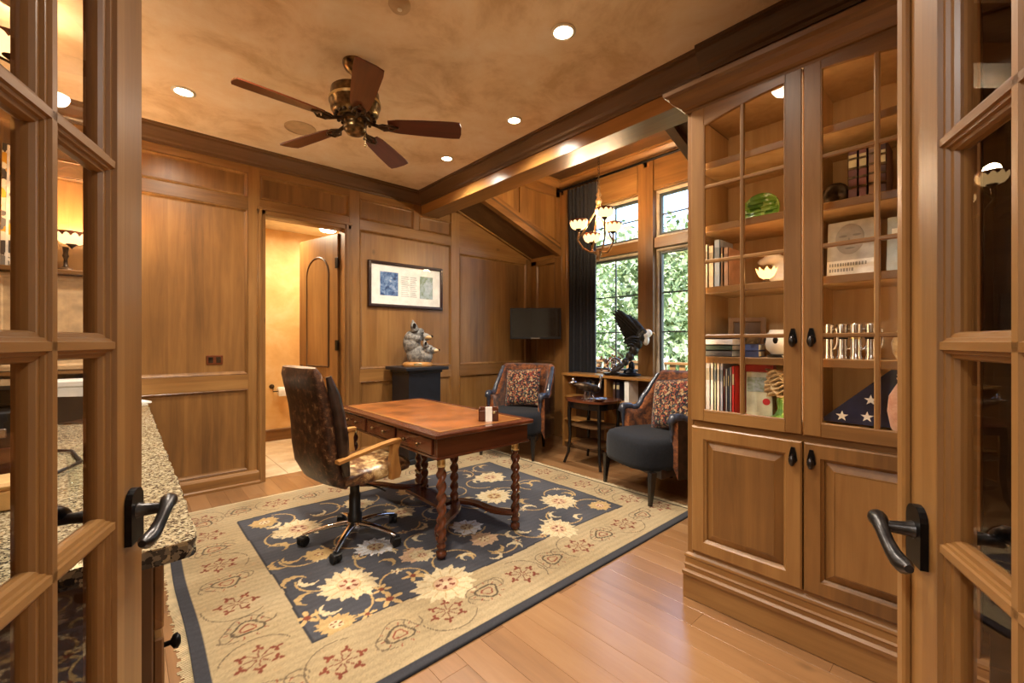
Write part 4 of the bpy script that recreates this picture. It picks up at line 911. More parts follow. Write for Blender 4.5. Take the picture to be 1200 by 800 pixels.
t = thing('bronze_bowl', (-.41, 4.24, 1.7725), 0, 'small dark bronze bowl at the front of the hutch ledge', 'bowl')
MB().lathe([(.025, 0), (.05, .012), (.058, .03), (.054, .032), (.045, .016), (.001, .008)], 18, caps=False).build('bowl', 'bronze', t)
t = thing('document_tray', (-.27, 4.02, CZ+.001), 0, 'white lidded document box on the granite counter', 'box')
MB().box(-.16, .16, -.12, .12, 0, .17, .006).build('body', 'white_plastic', t); MB().box(-.165, .165, -.125, .125, .1705, .21, .006).build('lid', 'white_plastic', t)
t = thing('tablet', (-.235, 3.45, CZ+.001), -.5, 'black tablet tilted on a stand on the counter', 'tablet')
o = MB().box(-.11, .11, -.006, .006, 0, .16, .004).build('screen', 'black_gloss', t); o.rotation_euler = (R_(-28), 0, 0); o.location = (0, -.02, .004)
MB().prism([(-.02, 0), (.10, 0), (.06, .10)], -.03, .03, 'X').build('stand', 'black_plastic', t)
t = thing('printer', (-.42, 2.25, CZ+.001), 0, 'black desktop printer with wood-toned front tray on the counter', 'printer')
MB().box(-.19, .19, -.2, .2, 0, .25, .015).build('body', 'black_plastic', t); MB().box(-.185, .185, -.19, .19, .2505, .32, .012).build('scanner_lid', 'black_gloss', t)
MB().box(.1905, .20, -.16, .16, .03, .13, .003).box(-.16, .16, -.209, -.2005, .03, .13, .003).build('front_tray', 'mahogany_X', t); MB().box(-.15, .15, -.212, -.2005, .16, .19, .003).build('control_strip', 'silver', t)
t = thing('bamboo_box', (-.34, 1.84, CZ+.001), .15, 'low pale bamboo box on the near part of the counter', 'box')
MB().box(-.12, .12, -.07, .07, 0, .055, .004).build('body', col('bamboo', (208, 168, 106)), t); MB().box(-.122, .122, -.072, .072, .0555, .075, .008).build('lid', col('bamboo', (208, 168, 106)), t)
t = thing('water_glass', (-.10, 1.93, CZ+.001), 0, 'clear water glass standing on the granite counter', 'glass')
MB().lathe([(.028, 0), (.034, .1), (.032, .1), (.026, .008), (.001, .006)], 20, caps=False).build('glass', 'clear_glass', t)
mb = MB().tube([(-.6, 2.0, CZ+.008), (-.4, 2.01, CZ+.008), (-.2, 2.08, CZ+.008), (-.12, 2.3, CZ+.008), (-.16, 2.55, CZ+.008), (-.3, 2.7, CZ+.008)], .006, 8)
o = mb.build('power_cable', 'black_plastic', label='black power cable curving over the granite counter', category='cable')
t = thing('paper_sheet', (.01, 4.32, CZ+.001), .3, 'white paper sheets at the far end of the counter', 'paper')
MB().box(-.11, .11, -.14, .14, 0, .012).build('sheets', 'white_paper', t)
# ------------------------------------------------------------ desk
dk = wthing('writing_desk', (1.68, 2.83, RZ), 'mahogany writing desk with leather top and barley-twist legs', 'desk')
dx0, dx1, dy0, dy1 = 1.30, 2.07, 2.085, 3.575; dz = .765
box('desktop', 'mahogany_Y', dx0, dx1, dy0, dy1, dz-.028, dz, .006, dk)
box('leather_inlay', plain('amber_leather', (136, 80, 38), .28, var=.10, scale=5, coat=.4), dx0+.07, dx1-.07, dy0+.07, dy1-.07, dz-.001, dz+.0015, 0, dk)
MB().frame(dx0+.06, dx1-.06, dy0+.06, dy1-.06, [(0, 0), (0, .0018), (.01, .0018), (.01, 0)], lambda u, w, h: (u, w, dz+h)).build('inlay_border', col('gilt', (150, 104, 50), .35), dk)
ax0, ax1, ay0, ay1 = dx0+.03, dx1-.03, dy0+.03, dy1-.03
box('apron', 'mahogany_X', ax0, ax1, ay0, ay0+.022, .618, dz-.0285, .002, dk); box('apron', 'mahogany_X', ax0, ax1, ay1-.022, ay1, .618, dz-.0285, .002, dk)
box('apron', 'mahogany_Y', ax0, ax0+.02, ay0+.022, ay1-.022, .618, dz-.0285, .002, dk); box('apron', 'mahogany_Y', ax1-.02, ax1, ay0+.022, ay1-.022, .618, dz-.0285, .002, dk)
box('apron_bead', 'mahogany_X', ax0-.006, ax1+.006, ay0-.006, ay0, .612, .628, .002, dk); box('apron_bead', 'mahogany_Y', ax0-.006, ax0, ay0, ay1, .612, .628, .002, dk)
for a, b in ((ay0+.05, ay0+.47), (ay0+.51, ay0+.93), (ay0+.97, ay0+1.38)):
    d_ = box('drawer_front', 'mahogany_Y', ax0-.012, ax0-.0005, a, b, .632, .725, .004, dk)
    for q in (.3, .7):
        MB().lathe([(.005, 0), (.005, -.012), (.013, -.018), (.012, -.026), (.004, -.03)], 14, (ax0-.012, a+(b-a)*q, .68), 'X').build('knob', 'antique_brass', d_)
def twist_leg(x, y):
    z0, z1, n, seg = RZ+.10, .555, 46, 14; rings = []
    for k in range(n+1):
        z = z0+(z1-z0)*k/n; a0 = 2*PI*(z-z0)/.135; e = min(1, min(k, n-k)/3)
        rings.append([(x+.0245*(1+.32*e*math.cos(2*(a-a0)))*math.cos(a), y+.0245*(1+.32*e*math.cos(2*(a-a0)))*math.sin(a), z) for a in [2*PI*i/seg for i in range(seg)]])
    lg = MB().loft(rings).build('leg', 'mahogany_Z', dk)
    MB().lathe([(.024, .552), (.027, .556), (.025, .57), (.024, .625), (.028, .64)], 18, (x, y, 0)).build('brass_collar', 'brass', lg)
    MB().lathe([(.014, RZ), (.026, RZ+.006), (.034, RZ+.024), (.03, RZ+.044), (.016, RZ+.055), (.028, RZ+.062), (.03, RZ+.078), (.02, RZ+.088), (.026, RZ+.1)], 18, (x, y, 0)).build('foot', 'mahogany_Z', lg)
LEGS = [(1.395, 2.18), (1.985, 2.18), (1.80, 2.64), (1.395, 3.48), (1.985, 3.48), (1.80, 3.06)]
for p in LEGS: twist_leg(*p)
def stretcher(a, b, bow):
    a, b = Vector((*a, RZ+.115)), Vector((*b, RZ+.115)); n = 12; rings = []; d = (b-a).normalized(); s = Vector((-d.y, d.x, 0))
    for i in range(n+1):
        t = i/n; p = a.lerp(b, t)+s*bow*math.sin(t*2*PI); rings.append([tuple(p+s*u+Vector((0, 0, w))) for u, w in ((-.03, -.012), (.03, -.012), (.034, 0), (.03, .012), (-.03, .012), (-.034, 0))])
    MB().loft(rings, True, False).build('stretcher', 'mahogany_X', dk)
stretcher(LEGS[2], LEGS[1], .03); stretcher(LEGS[0], LEGS[2], .03); stretcher(LEGS[5], LEGS[4], .03); stretcher(LEGS[3], LEGS[5], .03)
box('long_stretcher', 'mahogany_Y', 1.64, 1.78, 2.62, 3.08, RZ+.10, RZ+.125, .003, dk)
p = onz(576, 493, dz)
t = thing('desk_organizer', (p.x, p.y+.03, dz+.0005), -.7, 'dark red lacquered desk box with a white card', 'desk box')
t.location.z = dz+.0005
MB().box(-.065, .065, -.045, .045, 0, .012, .002).box(-.065, -.057, -.045, .045, .0, .085, .002).box(.057, .065, -.045, .045, 0, .085, .002).box(-.065, .065, .037, .045, 0, .085, .002).box(-.065, .065, -.045, -.037, 0, .07, .002).build('tray', 'mahogany_X', t)
MB().box(-.02, .024, -.052, -.0455, 0, .095, .001).build('card', 'white_paper', t)
MB().box(.03, .045, -.049, -.0455, .05, .066, .002).build('clasp', 'brass', t)
# ------------------------------------------------------------ office chair (local +x = facing)
oc = thing('office_chair', (1.115, 2.768, RZ), R_(7), 'high-backed mottled leather swivel chair with wooden arms', 'chair')
def section_loft(spine, wid, thk, n=20, pw=3.2):
    rings = []; m = len(spine)
    for i, (x, z) in enumerate(spine):
        a = spine[max(i-1, 0)]; b = spine[min(i+1, m-1)]; tx, tz = b[0]-a[0], b[1]-a[1]; l = math.hypot(tx, tz); tx, tz = tx/l, tz/l; nx, nz = -tz, tx
        ring = []
        for k in range(n):
            q = 2*PI*k/n; c, s = math.cos(q), math.sin(q); u = math.copysign(abs(c)**(2/pw), c)*wid[i]/2; v = math.copysign(abs(s)**(2/pw), s)*thk[i]/2
            ring.append((x+nx*v, u, z+nz*v))
        rings.append(ring)
    return rings
sp = [(-.15, .42), (-.215, .47), (-.25, .55), (-.265, .66), (-.275, .78), (-.295, .90), (-.32, 1.0), (-.345, 1.09), (-.355, 1.13)]
MB().loft(section_loft(sp, [.40, .46, .50, .50, .49, .48, .47, .46, .43], [.06, .10, .11, .115, .11, .10, .095, .085, .04], 28)).build('backrest', 'hide', oc)
sp = [(.27, .455), (.255, .47), (.2, .475), (.08, .465), (-.06, .46), (-.17, .462), (-.19, .462)]
MB().loft(section_loft(sp, [.42, .48, .50, .51, .50, .46, .40], [.05, .09, .11, .12, .12, .11, .05], 28)).build('seat', 'seat_hide', oc)
for s in (-1, 1):
    pth = [(-.18, s*.235, .50), (-.205, s*.245, .60), (-.215, s*.245, .72), (-.23, s*.24, .85), (-.255, s*.235, .97), (-.285, s*.225, 1.08)]
    MB().tube(pth, [.02, .034, .038, .036, .034, .016], 10).build('side_bolster', 'dark_leather', oc)
    # wooden arm: sloping rail and shaped front post
    rails = [(-.26, .60), (-.12, .625), (.02, .65), (.11, .662), (.15, .66)]
    MB().loft([[(x, s*.275-.024, z-.012), (x, s*.275+.024, z-.012), (x, s*.275+.027, z+.006), (x, s*.275, z+.012), (x, s*.275-.027, z+.006)] for x, z in rails], True, False).build('armrest', 'honey_X', oc)
    post = [(.125, .655, .026), (.11, .60, .022), (.108, .53, .03), (.12, .46, .034), (.11, .425, .03)]
    MB().loft([[(x-h, s*.275-.018, z), (x+h, s*.275-.018, z), (x+h, s*.275+.018, z), (x-h, s*.275+.018, z)] for x, z, h in post], True, False).build('arm_post', 'honey_Z', oc)
MB().box(-.12, .12, -.10, .10, .385, .405, .004).build('seat_plate', 'black_plastic', oc)
MB().lathe([(.045, .11), (.045, .17), (.036, .175), (.036, .29), (.03, .30), (.03, .37), (.05, .386)], 18).build('gas_column', 'black_plastic', oc)
MB().tube([(.02, -.05, .37), (.05, -.2, .365), (.06, -.26, .355)], .006, 8).build('tilt_lever', 'black_plastic', oc)
hub = MB().lathe([(.05, .085), (.055, .10), (.05, .12), (.04, .125)], 20).build('base_hub', 'chrome', oc)
for k in range(5):
    a = R_(234-13+72*k); ca, sa = math.cos(a), math.sin(a); rings = []
    for t in [i/8 for i in range(9)]:
        r = .03+t*.28; z = .112-.045*t**2.2; w = .026-.012*t; h = .022-.010*t
        rings.append([(ca*r-sa*u, sa*r+ca*u, z+v) for u, v in ((-w, -h*.5), (w, -h*.5), (w*.8, h*.35), (0, h*.5), (-w*.8, h*.35))])
    MB().loft(rings, True, True).build('base_spoke', 'chrome', oc)
    cs = empty('caster', (ca*.305, sa*.305, 0), a+.9); cs.parent = oc
    MB().lathe([(.027, -.026), (.03, -.022), (.03, -.006), (.02, -.004), (.02, .004), (.03, .006), (.03, .022), (.027, .026)], 18, (0, 0, .0302), 'Y').build('wheel', 'black_plastic', cs)
    MB().lathe([(.008, .03), (.008, .068)], 10).box(-.02, .03, -.03, .03, .045, .058, .006).build('fork', 'black_plastic', cs)
# ------------------------------------------------------------ upholstered armchairs (local +x = facing)
def armchair(loc, rz, label):
    t = thing('armchair', loc, rz, label, 'armchair')
    # seat: bowed front, domed top
    rings = []
    ol_ = []
    for k in range(40):
        q = 2*PI*k/40; c, s = math.cos(q), math.sin(q); x = math.copysign(abs(c)**.55, c)*.33+.01; y = math.copysign(abs(s)**.5, s)*.335
        if x > .2: x += .035*(1-(y/.335)**2)
        ol_.append((x, y))
    for z, sc in ((.255, .94), (.265, .985), (.30, 1.0), (.40, 1.0), (.455, .99), (.485, .95), (.50, .85), (.507, .6), (.509, .2)): rings.append([(p[0]*sc, p[1]*sc, z) for p in ol_])
    MB().loft(rings).build('seat', 'charcoal_cloth', t)
    # wrap-around back and arms
    plan = []; n = 44
    for k in range(n+1):
        s = -1+2*k/n; a = abs(s); sg = 1 if s > 0 else -1
        if a > .55: f = (a-.55)/.45; x = -.20+f*.27; y = sg*(.365+.012*math.sin(f*PI))
        else: th = a/.55*PI/2; x = -.20-.235*math.cos(th)**.75; y = sg*.365*math.sin(th)**.85
        plan.append((x, y, a))
    def ht(a): f = min(1, max(0, (a-.38)/.40)); f = f*f*(3-2*f); return .985-.345*f+(.015 if a > .9 else 0)
    inn, out, ti, to = [], [], [], []
    nrm = []
    for k in range(n+1):
        p0 = plan[max(k-1, 0)]; p1 = plan[min(k+1, n)]; dx, dy = p1[0]-p0[0], p1[1]-p0[1]; l = math.hypot(dx, dy) or 1; nrm.append((-dy/l, dx/l))
    rings_o, rings_i = [], []
    thk = .085
    for zf in (0, .25, .5, .75, .92, 1):
        ro, ri = [], []
        for (x, y, a), (nx, ny) in zip(plan, nrm):
            h = ht(a); rec = .06*zf*(1-a)*(1 if a < .6 else 0)   # recline of the back
            z = .19+(h-.19)*zf; ro.append((x-nx*-.0-rec, y, z)); zi = .42+(h-.42)*zf; cr = thk-(.02 if zf == 1 else 0)
            sgn = 1 if (-x*nx-y*ny) > 0 else -1
            ri.append((x+nx*sgn*cr-rec, y+ny*sgn*cr, zi))
        rings_o.append(ro); rings_i.append(ri)
    MB().loft(rings_o, False, True, False).build('outer_back', 'dark_leather', t)
    MB().loft(rings_i, False, True, False).build('inner_back', 'armchair_velvet', t)
    mb = MB(); mb.loft([rings_o[-1], [((a[0]+b[0])/2, (a[1]+b[1])/2, max(a[2], b[2])+.022) for a, b in zip(rings_o[-1], rings_i[-1])], rings_i[-1]], False, True, False)
    mb.build('top_roll', 'armchair_velvet', t)
    for e in (0, -1):
        ro = [r[e] for r in rings_o]; ri = [r[e] for r in rings_i]
        mb = MB().loft([ro, [((a[0]+b[0])/2+.028, (a[1]+b[1])/2, (a[2]+b[2])/2) for a, b in zip(ro, ri)], ri], False, True, False); mb.build('arm_front', 'armchair_velvet', t)
        top_ = [((a[0]+b[0])/2, (a[1]+b[1])/2, max(a[2], b[2])+.016) for a, b in zip(rings_o[-1], rings_i[-1])]
        seg = top_[:13] if e == 0 else top_[-13:][::-1]
        fr = [((a[0]+b[0])/2+.03, (a[1]+b[1])/2, (a[2]+b[2])/2) for a, b in zip(ro, ri)]
        MB().tube([fr[2], fr[3], fr[4], (fr[5][0]+.012, fr[5][1], fr[5][2]-.012), (fr[5][0]-.004, fr[5][1], fr[5][2]+.02)]+seg[1:], [.006, .016, .024, .034, .036]+[.036-.0013*i for i in range(12)], 10).build('leather_arm_trim', 'blue_leather', t)
    MB().prism([(.2, -.33), (.2, .33), (-.36, .2), (-.36, -.2)], .20, .27, 'Z').build('seat_base', 'dark_leather', t)
    for x, y, rk in ((.275, .315, 1), (.275, -.315, 1), (-.33, .2, -1), (-.33, -.2, -1)):
        rings = [[(x+rk*.02*(1-f)-(-h if i in (1, 2) else h), y-h if i < 2 else y+h, zz) for i in range(4)] for f, zz, h in ((0, 0, .012), (.5, .12, .018), (1, .26, .026))]
        MB().loft(rings, True, False).build('leg', 'ebony_Z', t)
    return t
ch1 = armchair((3.40, 3.70, .0005), R_(203.6), 'brown velvet armchair with charcoal seat under the wall television')
ch2 = armchair((3.43, 1.97, .0005), R_(158.8), 'brown velvet armchair with charcoal seat next to the display cabinet')
for c_ in (ch1, ch2): c_.location.z = RZ+.001 if c_ is ch2 else .011
def cushion(loc, rot, label):
    t = thing('cushion', loc, 0, label, 'cushion'); t.rotation_euler = rot
    n = 16; w = .225; top, bot = [], []
    vs = []; fs = []
    for sgn in (1, -1):
        for j in range(n+1):
            for i in range(n+1):
                u, v = -1+2*i/n, -1+2*j/n; pin = 1-.07*(u*u)*(1-v*v)*0-.06*((1-u*u)*(v*v)+(1-v*v)*(u*u))
                h = .07*((1-u**4)*(1-v**4))**.55; vs.append((sgn*h, u*w*pin, v*w*pin))
    m = (n+1)**2
    for s in range(2):
        for j in range(n):
            for i in range(n):
                q = [s*m+j*(n+1)+i, s*m+j*(n+1)+i+1, s*m+(j+1)*(n+1)+i+1, s*m+(j+1)*(n+1)+i]; fs.append(q if s == 0 else q[::-1])
    MB().add(vs, fs, True).build('cover', 'paisley', t)
    b_ = [(-1+2*i/n, -1) for i in range(n)]+[(1, -1+2*i/n) for i in range(n)]+[(1-2*i/n, 1) for i in range(n)]+[(-1, 1-2*i/n) for i in range(n)]
    pts = [(0, u*w*(1-.06*((1-u*u)*(v*v)+(1-v*v)*(u*u))), v*w*(1-.06*((1-u*u)*(v*v)+(1-v*v)*(u*u)))) for u, v in b_]; MB().tube(pts+[pts[0]], .005, 6).build('piping', 'dark_leather', t)
f1 = Vector((math.cos(R_(203.6)), math.sin(R_(203.6)))); f2 = Vector((math.cos(R_(158.8)), math.sin(R_(158.8)))); s2v = Vector((-f2.y, f2.x))
cushion((3.40-f1.x*.165, 3.70-f1.y*.165, .745), Euler((R_(4), R_(-16), R_(203.6))), 'paisley cushion leaning in the armchair under the television')
cushion((3.43-f2.x*.16+s2v.x*.05, 1.97-f2.y*.16+s2v.y*.05, .75), Euler((R_(8), R_(-16), R_(166))), 'paisley cushion leaning in the armchair by the display cabinet')
# ------------------------------------------------------------ side table with bird sculpture and dish
stb = wthing('side_table', (3.70, 2.83, 0), 'small dark side table with splayed legs between the armchairs', 'table')
tz = .685
ol_ = [(3.70+.235*math.copysign(abs(math.cos(q))**.6, math.cos(q)), 2.83+.265*math.copysign(abs(math.sin(q))**.6, math.sin(q))) for q in [2*PI*i/28 for i in range(28)]]
MB().prism(ol_, tz-.022, tz, 'Z').build('tabletop', 'mahogany_Y', stb)
MB().prism([(3.70+(x-3.70)*.9, 2.83+(y-2.83)*.9) for x, y in ol_], tz-.09, tz-.022, 'Z').build('apron', 'ebony_Y', stb)
MB().prism([(3.70+(x-3.70)*.78, 2.83+(y-2.83)*.78) for x, y in ol_], .20, .218, 'Z').build('lower_shelf', 'dark_wood_Y', stb)
MB().prism([(3.70+(x-3.70)*.80, 2.83+(y-2.83)*.80) for x, y in ol_], .40, .415, 'Z').build('middle_shelf', 'dark_wood_Y', stb)
for sx in (-1, 1):
    for sy in (-1, 1):
        pth = [(3.70+sx*.16, 2.83+sy*.19, tz-.03), (3.70+sx*.165, 2.83+sy*.195, .5), (3.70+sx*.155, 2.83+sy*.19, .3), (3.70+sx*.17, 2.83+sy*.20, .12), (3.70+sx*.20, 2.83+sy*.235, .003)]
        MB().tube(pth, [.022, .02, .017, .015, .014], 8).build('leg', 'ebony_Z', stb)
t = thing('bird_sculpture', (3.62, 2.86, tz+.001), -YAW, 'dark metal bird sculpture with silver tail and neck', 'sculpture')
remesh(MB().ell((0, 0, .125), (.115, .055, .05), rot=Euler((0, R_(12), 0))).ell((.085, 0, .105), (.06, .045, .045)).ell((-.09, 0, .15), (.06, .035, .025)).build('body', 'bronze', t), .006)
MB().tube([(.10, 0, .10), (.135, 0, .13), (.14, 0, .17), (.15, 0, .20), (.145, 0, .225)], [.03, .02, .014, .013, .016], 10).ell((.15, 0, .235), (.022, .014, .016)).build('neck_and_head', 'silver', t)
MB().ell((-.15, 0, .175), (.045, .03, .012), rot=Euler((0, R_(-8), 0))).ell((-.145, 0, .2), (.014, .012, .02)).build('tail', 'silver', t)
MB().tube([(-.01, .02, .09), (-.015, .025, .012)], .008, 8).tube([(.03, -.02, .09), (.03, -.025, .012)], .008, 8).ell((.01, 0, .006), (.07, .05, .006)).build('legs_and_base', 'silver', t)
t = thing('silver_dish', (3.56, 2.64, tz+.001), 0, 'small leaf-shaped silver dish at the corner of the side table', 'dish')
MB().lathe([(.02, 0), (.03, .006), (.06, .022), (.075, .034), (.072, .036), (.055, .026), (.001, .01)], 20, caps=False).build('dish', 'silver', t)
MB().tube([(-.06, .02, .03), (-.085, .03, .05), (-.075, .035, .07)], [.008, .006, .004], 8).build('handle', 'silver', t)
# ------------------------------------------------------------ console below the windows
cs_ = wthing('console_shelf', (4.15, 2.55, 0), 'long low open bookcase below the windows', 'bookcase')
cx0, cx1, cy0, cy1, cz = 4.04, 4.285, 1.55, 3.57, .905
box('top', 'honey_Y', cx0-.015, cx1, cy0, cy1, cz-.03, cz, .004, cs_)
for y in (cy0+.015, 2.30, 2.93, cy1-.015): box('upright', 'honey_Z', cx0, cx1-.01, y-.015, y+.015, .0, cz-.0305, .003, cs_)
for z in (.08, .35, .63):
    for a, b in ((cy0+.03, 2.285), (2.315, 2.915), (2.945, cy1-.03)): box('shelf', 'honey_Y', cx0+.006, cx1-.01, a, b, z-.02, z, .002, cs_)
box('back_panel', 'dark_wood_Z', cx1-.01, cx1-.002, cy0+.01, cy1-.01, .0, cz-.031, 0, cs_)
box('kick', 'dark_wood_Y', cx0+.02, cx0+.035, cy0+.03, cy1-.03, 0, .06, 0, cs_)
t = thing('white_binder', (4.15, 2.66, .6305), 0, 'white ring binder on the console shelf', 'binder')
MB().box(-.09, .09, -.028, -.024, 0, .225).box(-.09, .09, .024, .028, 0, .225).box(-.094, -.09, -.028, .028, 0, .225).build('cover', 'white_paper', t); MB().box(-.088, .086, -.0238, .0238, .004, .22).build('papers', 'white_paper', t)
for i, (y, th, c, lb) in enumerate(((2.76, .04, (40, 34, 44), 'dark book next to the white binder'), (2.815, .03, (70, 44, 34), 'brown book further from the white binder'))):
    book(y, th, .21, .16, .63, c, lb, x0=4.07, group='books on the console shelf')
for i, (y, th, c, lb) in enumerate(((3.10, .045, (46, 30, 24), 'dark brown book on the console behind the bird sculpture'), (3.16, .05, (30, 32, 40), 'charcoal book on the console behind the bird sculpture'), (3.22, .04, (66, 40, 26), 'rust brown book on the console behind the bird sculpture'))):
    book(y, th, .2, .16, .63, c, lb, x0=4.07, group='books on the console shelf')
# ------------------------------------------------------------ eagle sculpture
E_ = onX(738, 438, 4.15)
t = thing('eagle_sculpture', (4.15, E_.y, cz+.001), -YAW, 'dark bronze eagle sculpture with raised wing and white head', 'sculpture')
remesh(MB().ell((0, 0, .018), (.13, .09, .022)).ell((.0, 0, .05), (.07, .05, .04)).ell((.02, 0, .10), (.035, .035, .07)).build('rock_base', 'iron', t), .008, 2)
bd_ = MB()
for (x, z, rx, rz_) in ((-.09, .12, .026, .03), (-.05, .16, .036, .045), (0, .22, .046, .055), (.045, .29, .054, .065), (.085, .36, .056, .07), (.12, .43, .052, .065), (.15, .48, .045, .045)): bd_.ell((x, 0, z), (rx, .06, rz_))
for k in range(5): bd_.ell((-.12-.01*k, -.04+.02*k, .09-.006*k), (.07, .013, .016), 10, 6, Euler((0, R_(-35), 0)))
remesh(bd_.build('body', 'eagle_feather', t), .007, 3)
remesh(MB().ell((.195, -.01, .475), (.05, .042, .046)).ell((.165, -.01, .455), (.052, .05, .05)).ell((.175, -.015, .40), (.036, .042, .06)).build('head', 'porcelain', t), .006, 3)
MB().tube([(.235, -.01, .478), (.262, -.01, .474), (.275, -.01, .452)], [.016, .012, .003], 8).build('beak', col('beak', (206, 150, 60), .4), t)
def wing(root, tips, wdt, nm):
    w_ = None; mb = MB(); m = len(tips)
    for i, (tx, ty, tz_) in enumerate(tips):
        a = Vector(root[0]).lerp(Vector(root[1]), i/(m-1)); b = Vector((tx, ty, tz_)); d = b-a; s = Vector((d.z, 0, -d.x)).normalized()*wdt; rings = []
        for f, ww, up in ((0, .8, 0), (.3, 1, .02), (.6, .95, .025), (.85, .7, .012), (.97, .3, 0), (1, .05, 0)):
            c = a+d*f+Vector((0, 0.004*i-.01, up)); rings.append([tuple(c-s*ww), tuple(c+Vector((0, -.006, 0))), tuple(c+s*ww), tuple(c+Vector((0, .006, 0)))])
        MB().loft(rings, True, True).build('feather' if w_ else nm, 'eagle_feather', w_ if w_ else t) if w_ else None
        if not w_: w_ = MB().loft(rings, True, True).build(nm, 'eagle_feather', t)
    return w_
wing([(.15, .03, .45), (.02, .05, .33)], [(-.14, .02, .74), (-.17, .02, .725), (-.185, .025, .70), (-.17, .03, .66), (-.145, .03, .615), (-.125, .035, .575), (-.10, .035, .53), (-.07, .04, .48), (-.045, .04, .43)], .026, 'raised_wing')
remesh(MB().ell((.10, .03, .56), (.036, .022, .13), rot=Euler((0, R_(-42), 0))).ell((.13, .03, .46), (.05, .03, .09)).ell((.02, .03, .63), (.034, .018, .08), rot=Euler((0, R_(-52), 0))).build('wing_coverts', 'eagle_feather', t), .007, 2)
wing([(.08, -.06, .42), (.03, -.06, .34)], [(-.09, -.10, .385), (-.10, -.10, .37), (-.09, -.10, .355), (-.06, -.1, .33)], .018, 'lowered_wing')
# ornament with wheel and dried flowers
O_ = onX(718, 437, 4.15)
t = thing('wheel_ornament', (4.15, O_.y, cz+.001), -YAW, 'silver spoked wheel ornament with dried flowers beside the eagle', 'ornament')
MB().box(-.10, .10, -.05, .05, 0, .03, .008).build('base', 'pewter', t)
mb = MB(); mb.tube([(.02+.075*math.cos(a), -.02, .115+.08*math.sin(a)) for a in [2*PI*i/24 for i in range(25)]], .009, 8)
for k in range(8): a = k*PI/4; mb.tube([(.02, -.02, .115), (.02+.075*math.cos(a), -.02, .115+.08*math.sin(a))], .004, 6)
mb.ell((.02, -.02, .115), (.02, .012, .02)).build('wheel', 'silver', t)
r = random.Random(8); mb = MB()
for k in range(60):
    a = r.uniform(0, 6.3); q = r.uniform(.03, .13); mb.ell((q*math.cos(a)*1.1-.02, .03+r.uniform(-.03, .03), .13+q*math.sin(a)*.8), (.016, .012, .014), 7, 5, Euler((r.random(), r.random(), r.random())))
mb.build('dried_flowers', 'dried_flowers', t, kind='stuff')
# ------------------------------------------------------------ curtain on iron rod
cu = wthing('curtain', (4.35, 3.5, .02), 'black full-length curtain hanging beside the window', 'curtain')
n = 90; rg = []
for z in (3.27, 3.0, 2.4, 1.6, .9, .04):
    ring = []
    for i in range(n+1):
        y = 3.275+.47*i/n; f = 1-.12*math.sin((z-.1)/3.2*PI); ring.append((4.345+.026*math.sin(i/n*2*PI*7.5)*(.8+.2*f)+.006*math.sin(i*1.3), 3.51+(y-3.51)*(f if z < 3 else .98), z))
    rg.append(ring)
mb = MB().loft(rg, False, True, False); mb.loft([[(p[0]+.004, p[1], p[2]) for p in q] for q in rg], False, True, False); mb.build('drape', 'curtain_cloth', cu)
rd = wthing('curtain_rod', (4.34, 2.65, 3.30), 'black iron curtain rod above the windows', 'curtain rod')
MB().tube([(4.335, 1.66, 3.30), (4.335, 3.90, 3.30)], .014, 10).build('rod', 'iron', rd)
for y in (3.885, 2.64, 1.68): MB().tube([(4.335, y, 3.30), (4.405, y, 3.30)], .01, 8).box(4.40, 4.41, y-.02, y+.02, 3.26, 3.34).build('bracket', 'iron', rd)
for i in range(8):
    y = 3.30+i*.06; MB().tube([(4.335+.022*math.cos(a), y, 3.292+.022*math.sin(a)) for a in [2*PI*k/12 for k in range(13)]], .003, 6).build('ring', 'iron', rd)
# ------------------------------------------------------------ pedestal and wolf bust
pd = wthing('pedestal', (2.39, 4.24, 0), 'black square pedestal against the panelled wall', 'pedestal')
box('column', 'pedestal_black', 2.20, 2.585, 4.05, 4.43, .06, .975, .004, pd); box('foot', 'pedestal_black', 2.18, 2.605, 4.03, 4.45, 0, .06, .006, pd)
box('neck_moulding', 'pedestal_black', 2.185, 2.60, 4.035, 4.445, .955, .985, .006, pd); box('top_slab', 'pedestal_black', 2.135, 2.65, 3.985, 4.465, .985, 1.02, .006, pd)
t = thing('wolf_bust', (2.385, 4.20, 1.021), -YAW*.75, 'grey bronze bust of two wolf heads on a wooden base', 'sculpture')
MB().lathe([(.15, 0), (.155, .012), (.15, .03), (.135, .045), (.12, .048)], 32).build('base', 'honey_X', t)
for o_ in t.children: o_.scale = (1.05, .75, 1)
MB().box(-.03, .05, -.118, -.112, .012, .034).build('plaque', 'brass', t)
b_ = MB().ell((-.02, 0, .13), (.10, .08, .12)).ell((-.06, 0, .24), (.095, .085, .11)).ell((-.055, 0, .31), (.085, .085, .08)).ell((.0, 0, .345), (.078, .072, .066)).ell((-.01, -.04, .30), (.06, .045, .05)).ell((.02, 0, .385), (.05, .05, .03)).ell((.075, -.005, .325), (.055, .042, .038)).ell((.115, -.008, .315), (.038, .032, .028)).ell((.08, -.005, .298), (.05, .034, .022)).ell((-.105, .01, .25), (.05, .06, .11))
for y in (-.05, .05): b_.tube([(-.025, y*.9, .385), (-.04, y*1.2, .44), (-.05, y*1.3, .50)], [.046, .036, .006], 8)
b_.ell((.08, -.02, .11), (.085, .065, .10)).ell((.11, -.03, .175), (.062, .06, .055)).ell((.12, -.03, .205), (.045, .045, .03)).ell((.165, -.033, .175), (.045, .036, .032)).ell((.20, -.035, .168), (.03, .026, .023)).ell((.165, -.033, .155), (.04, .028, .018))
for y in (-.07, .012): b_.tube([(.095, y, .21), (.08, y-.004, .25), (.07, y-.006, .29)], [.034, .026, .005], 8)
remesh(b_.build('fur_body', 'wolf_fur', t), .005, 2)
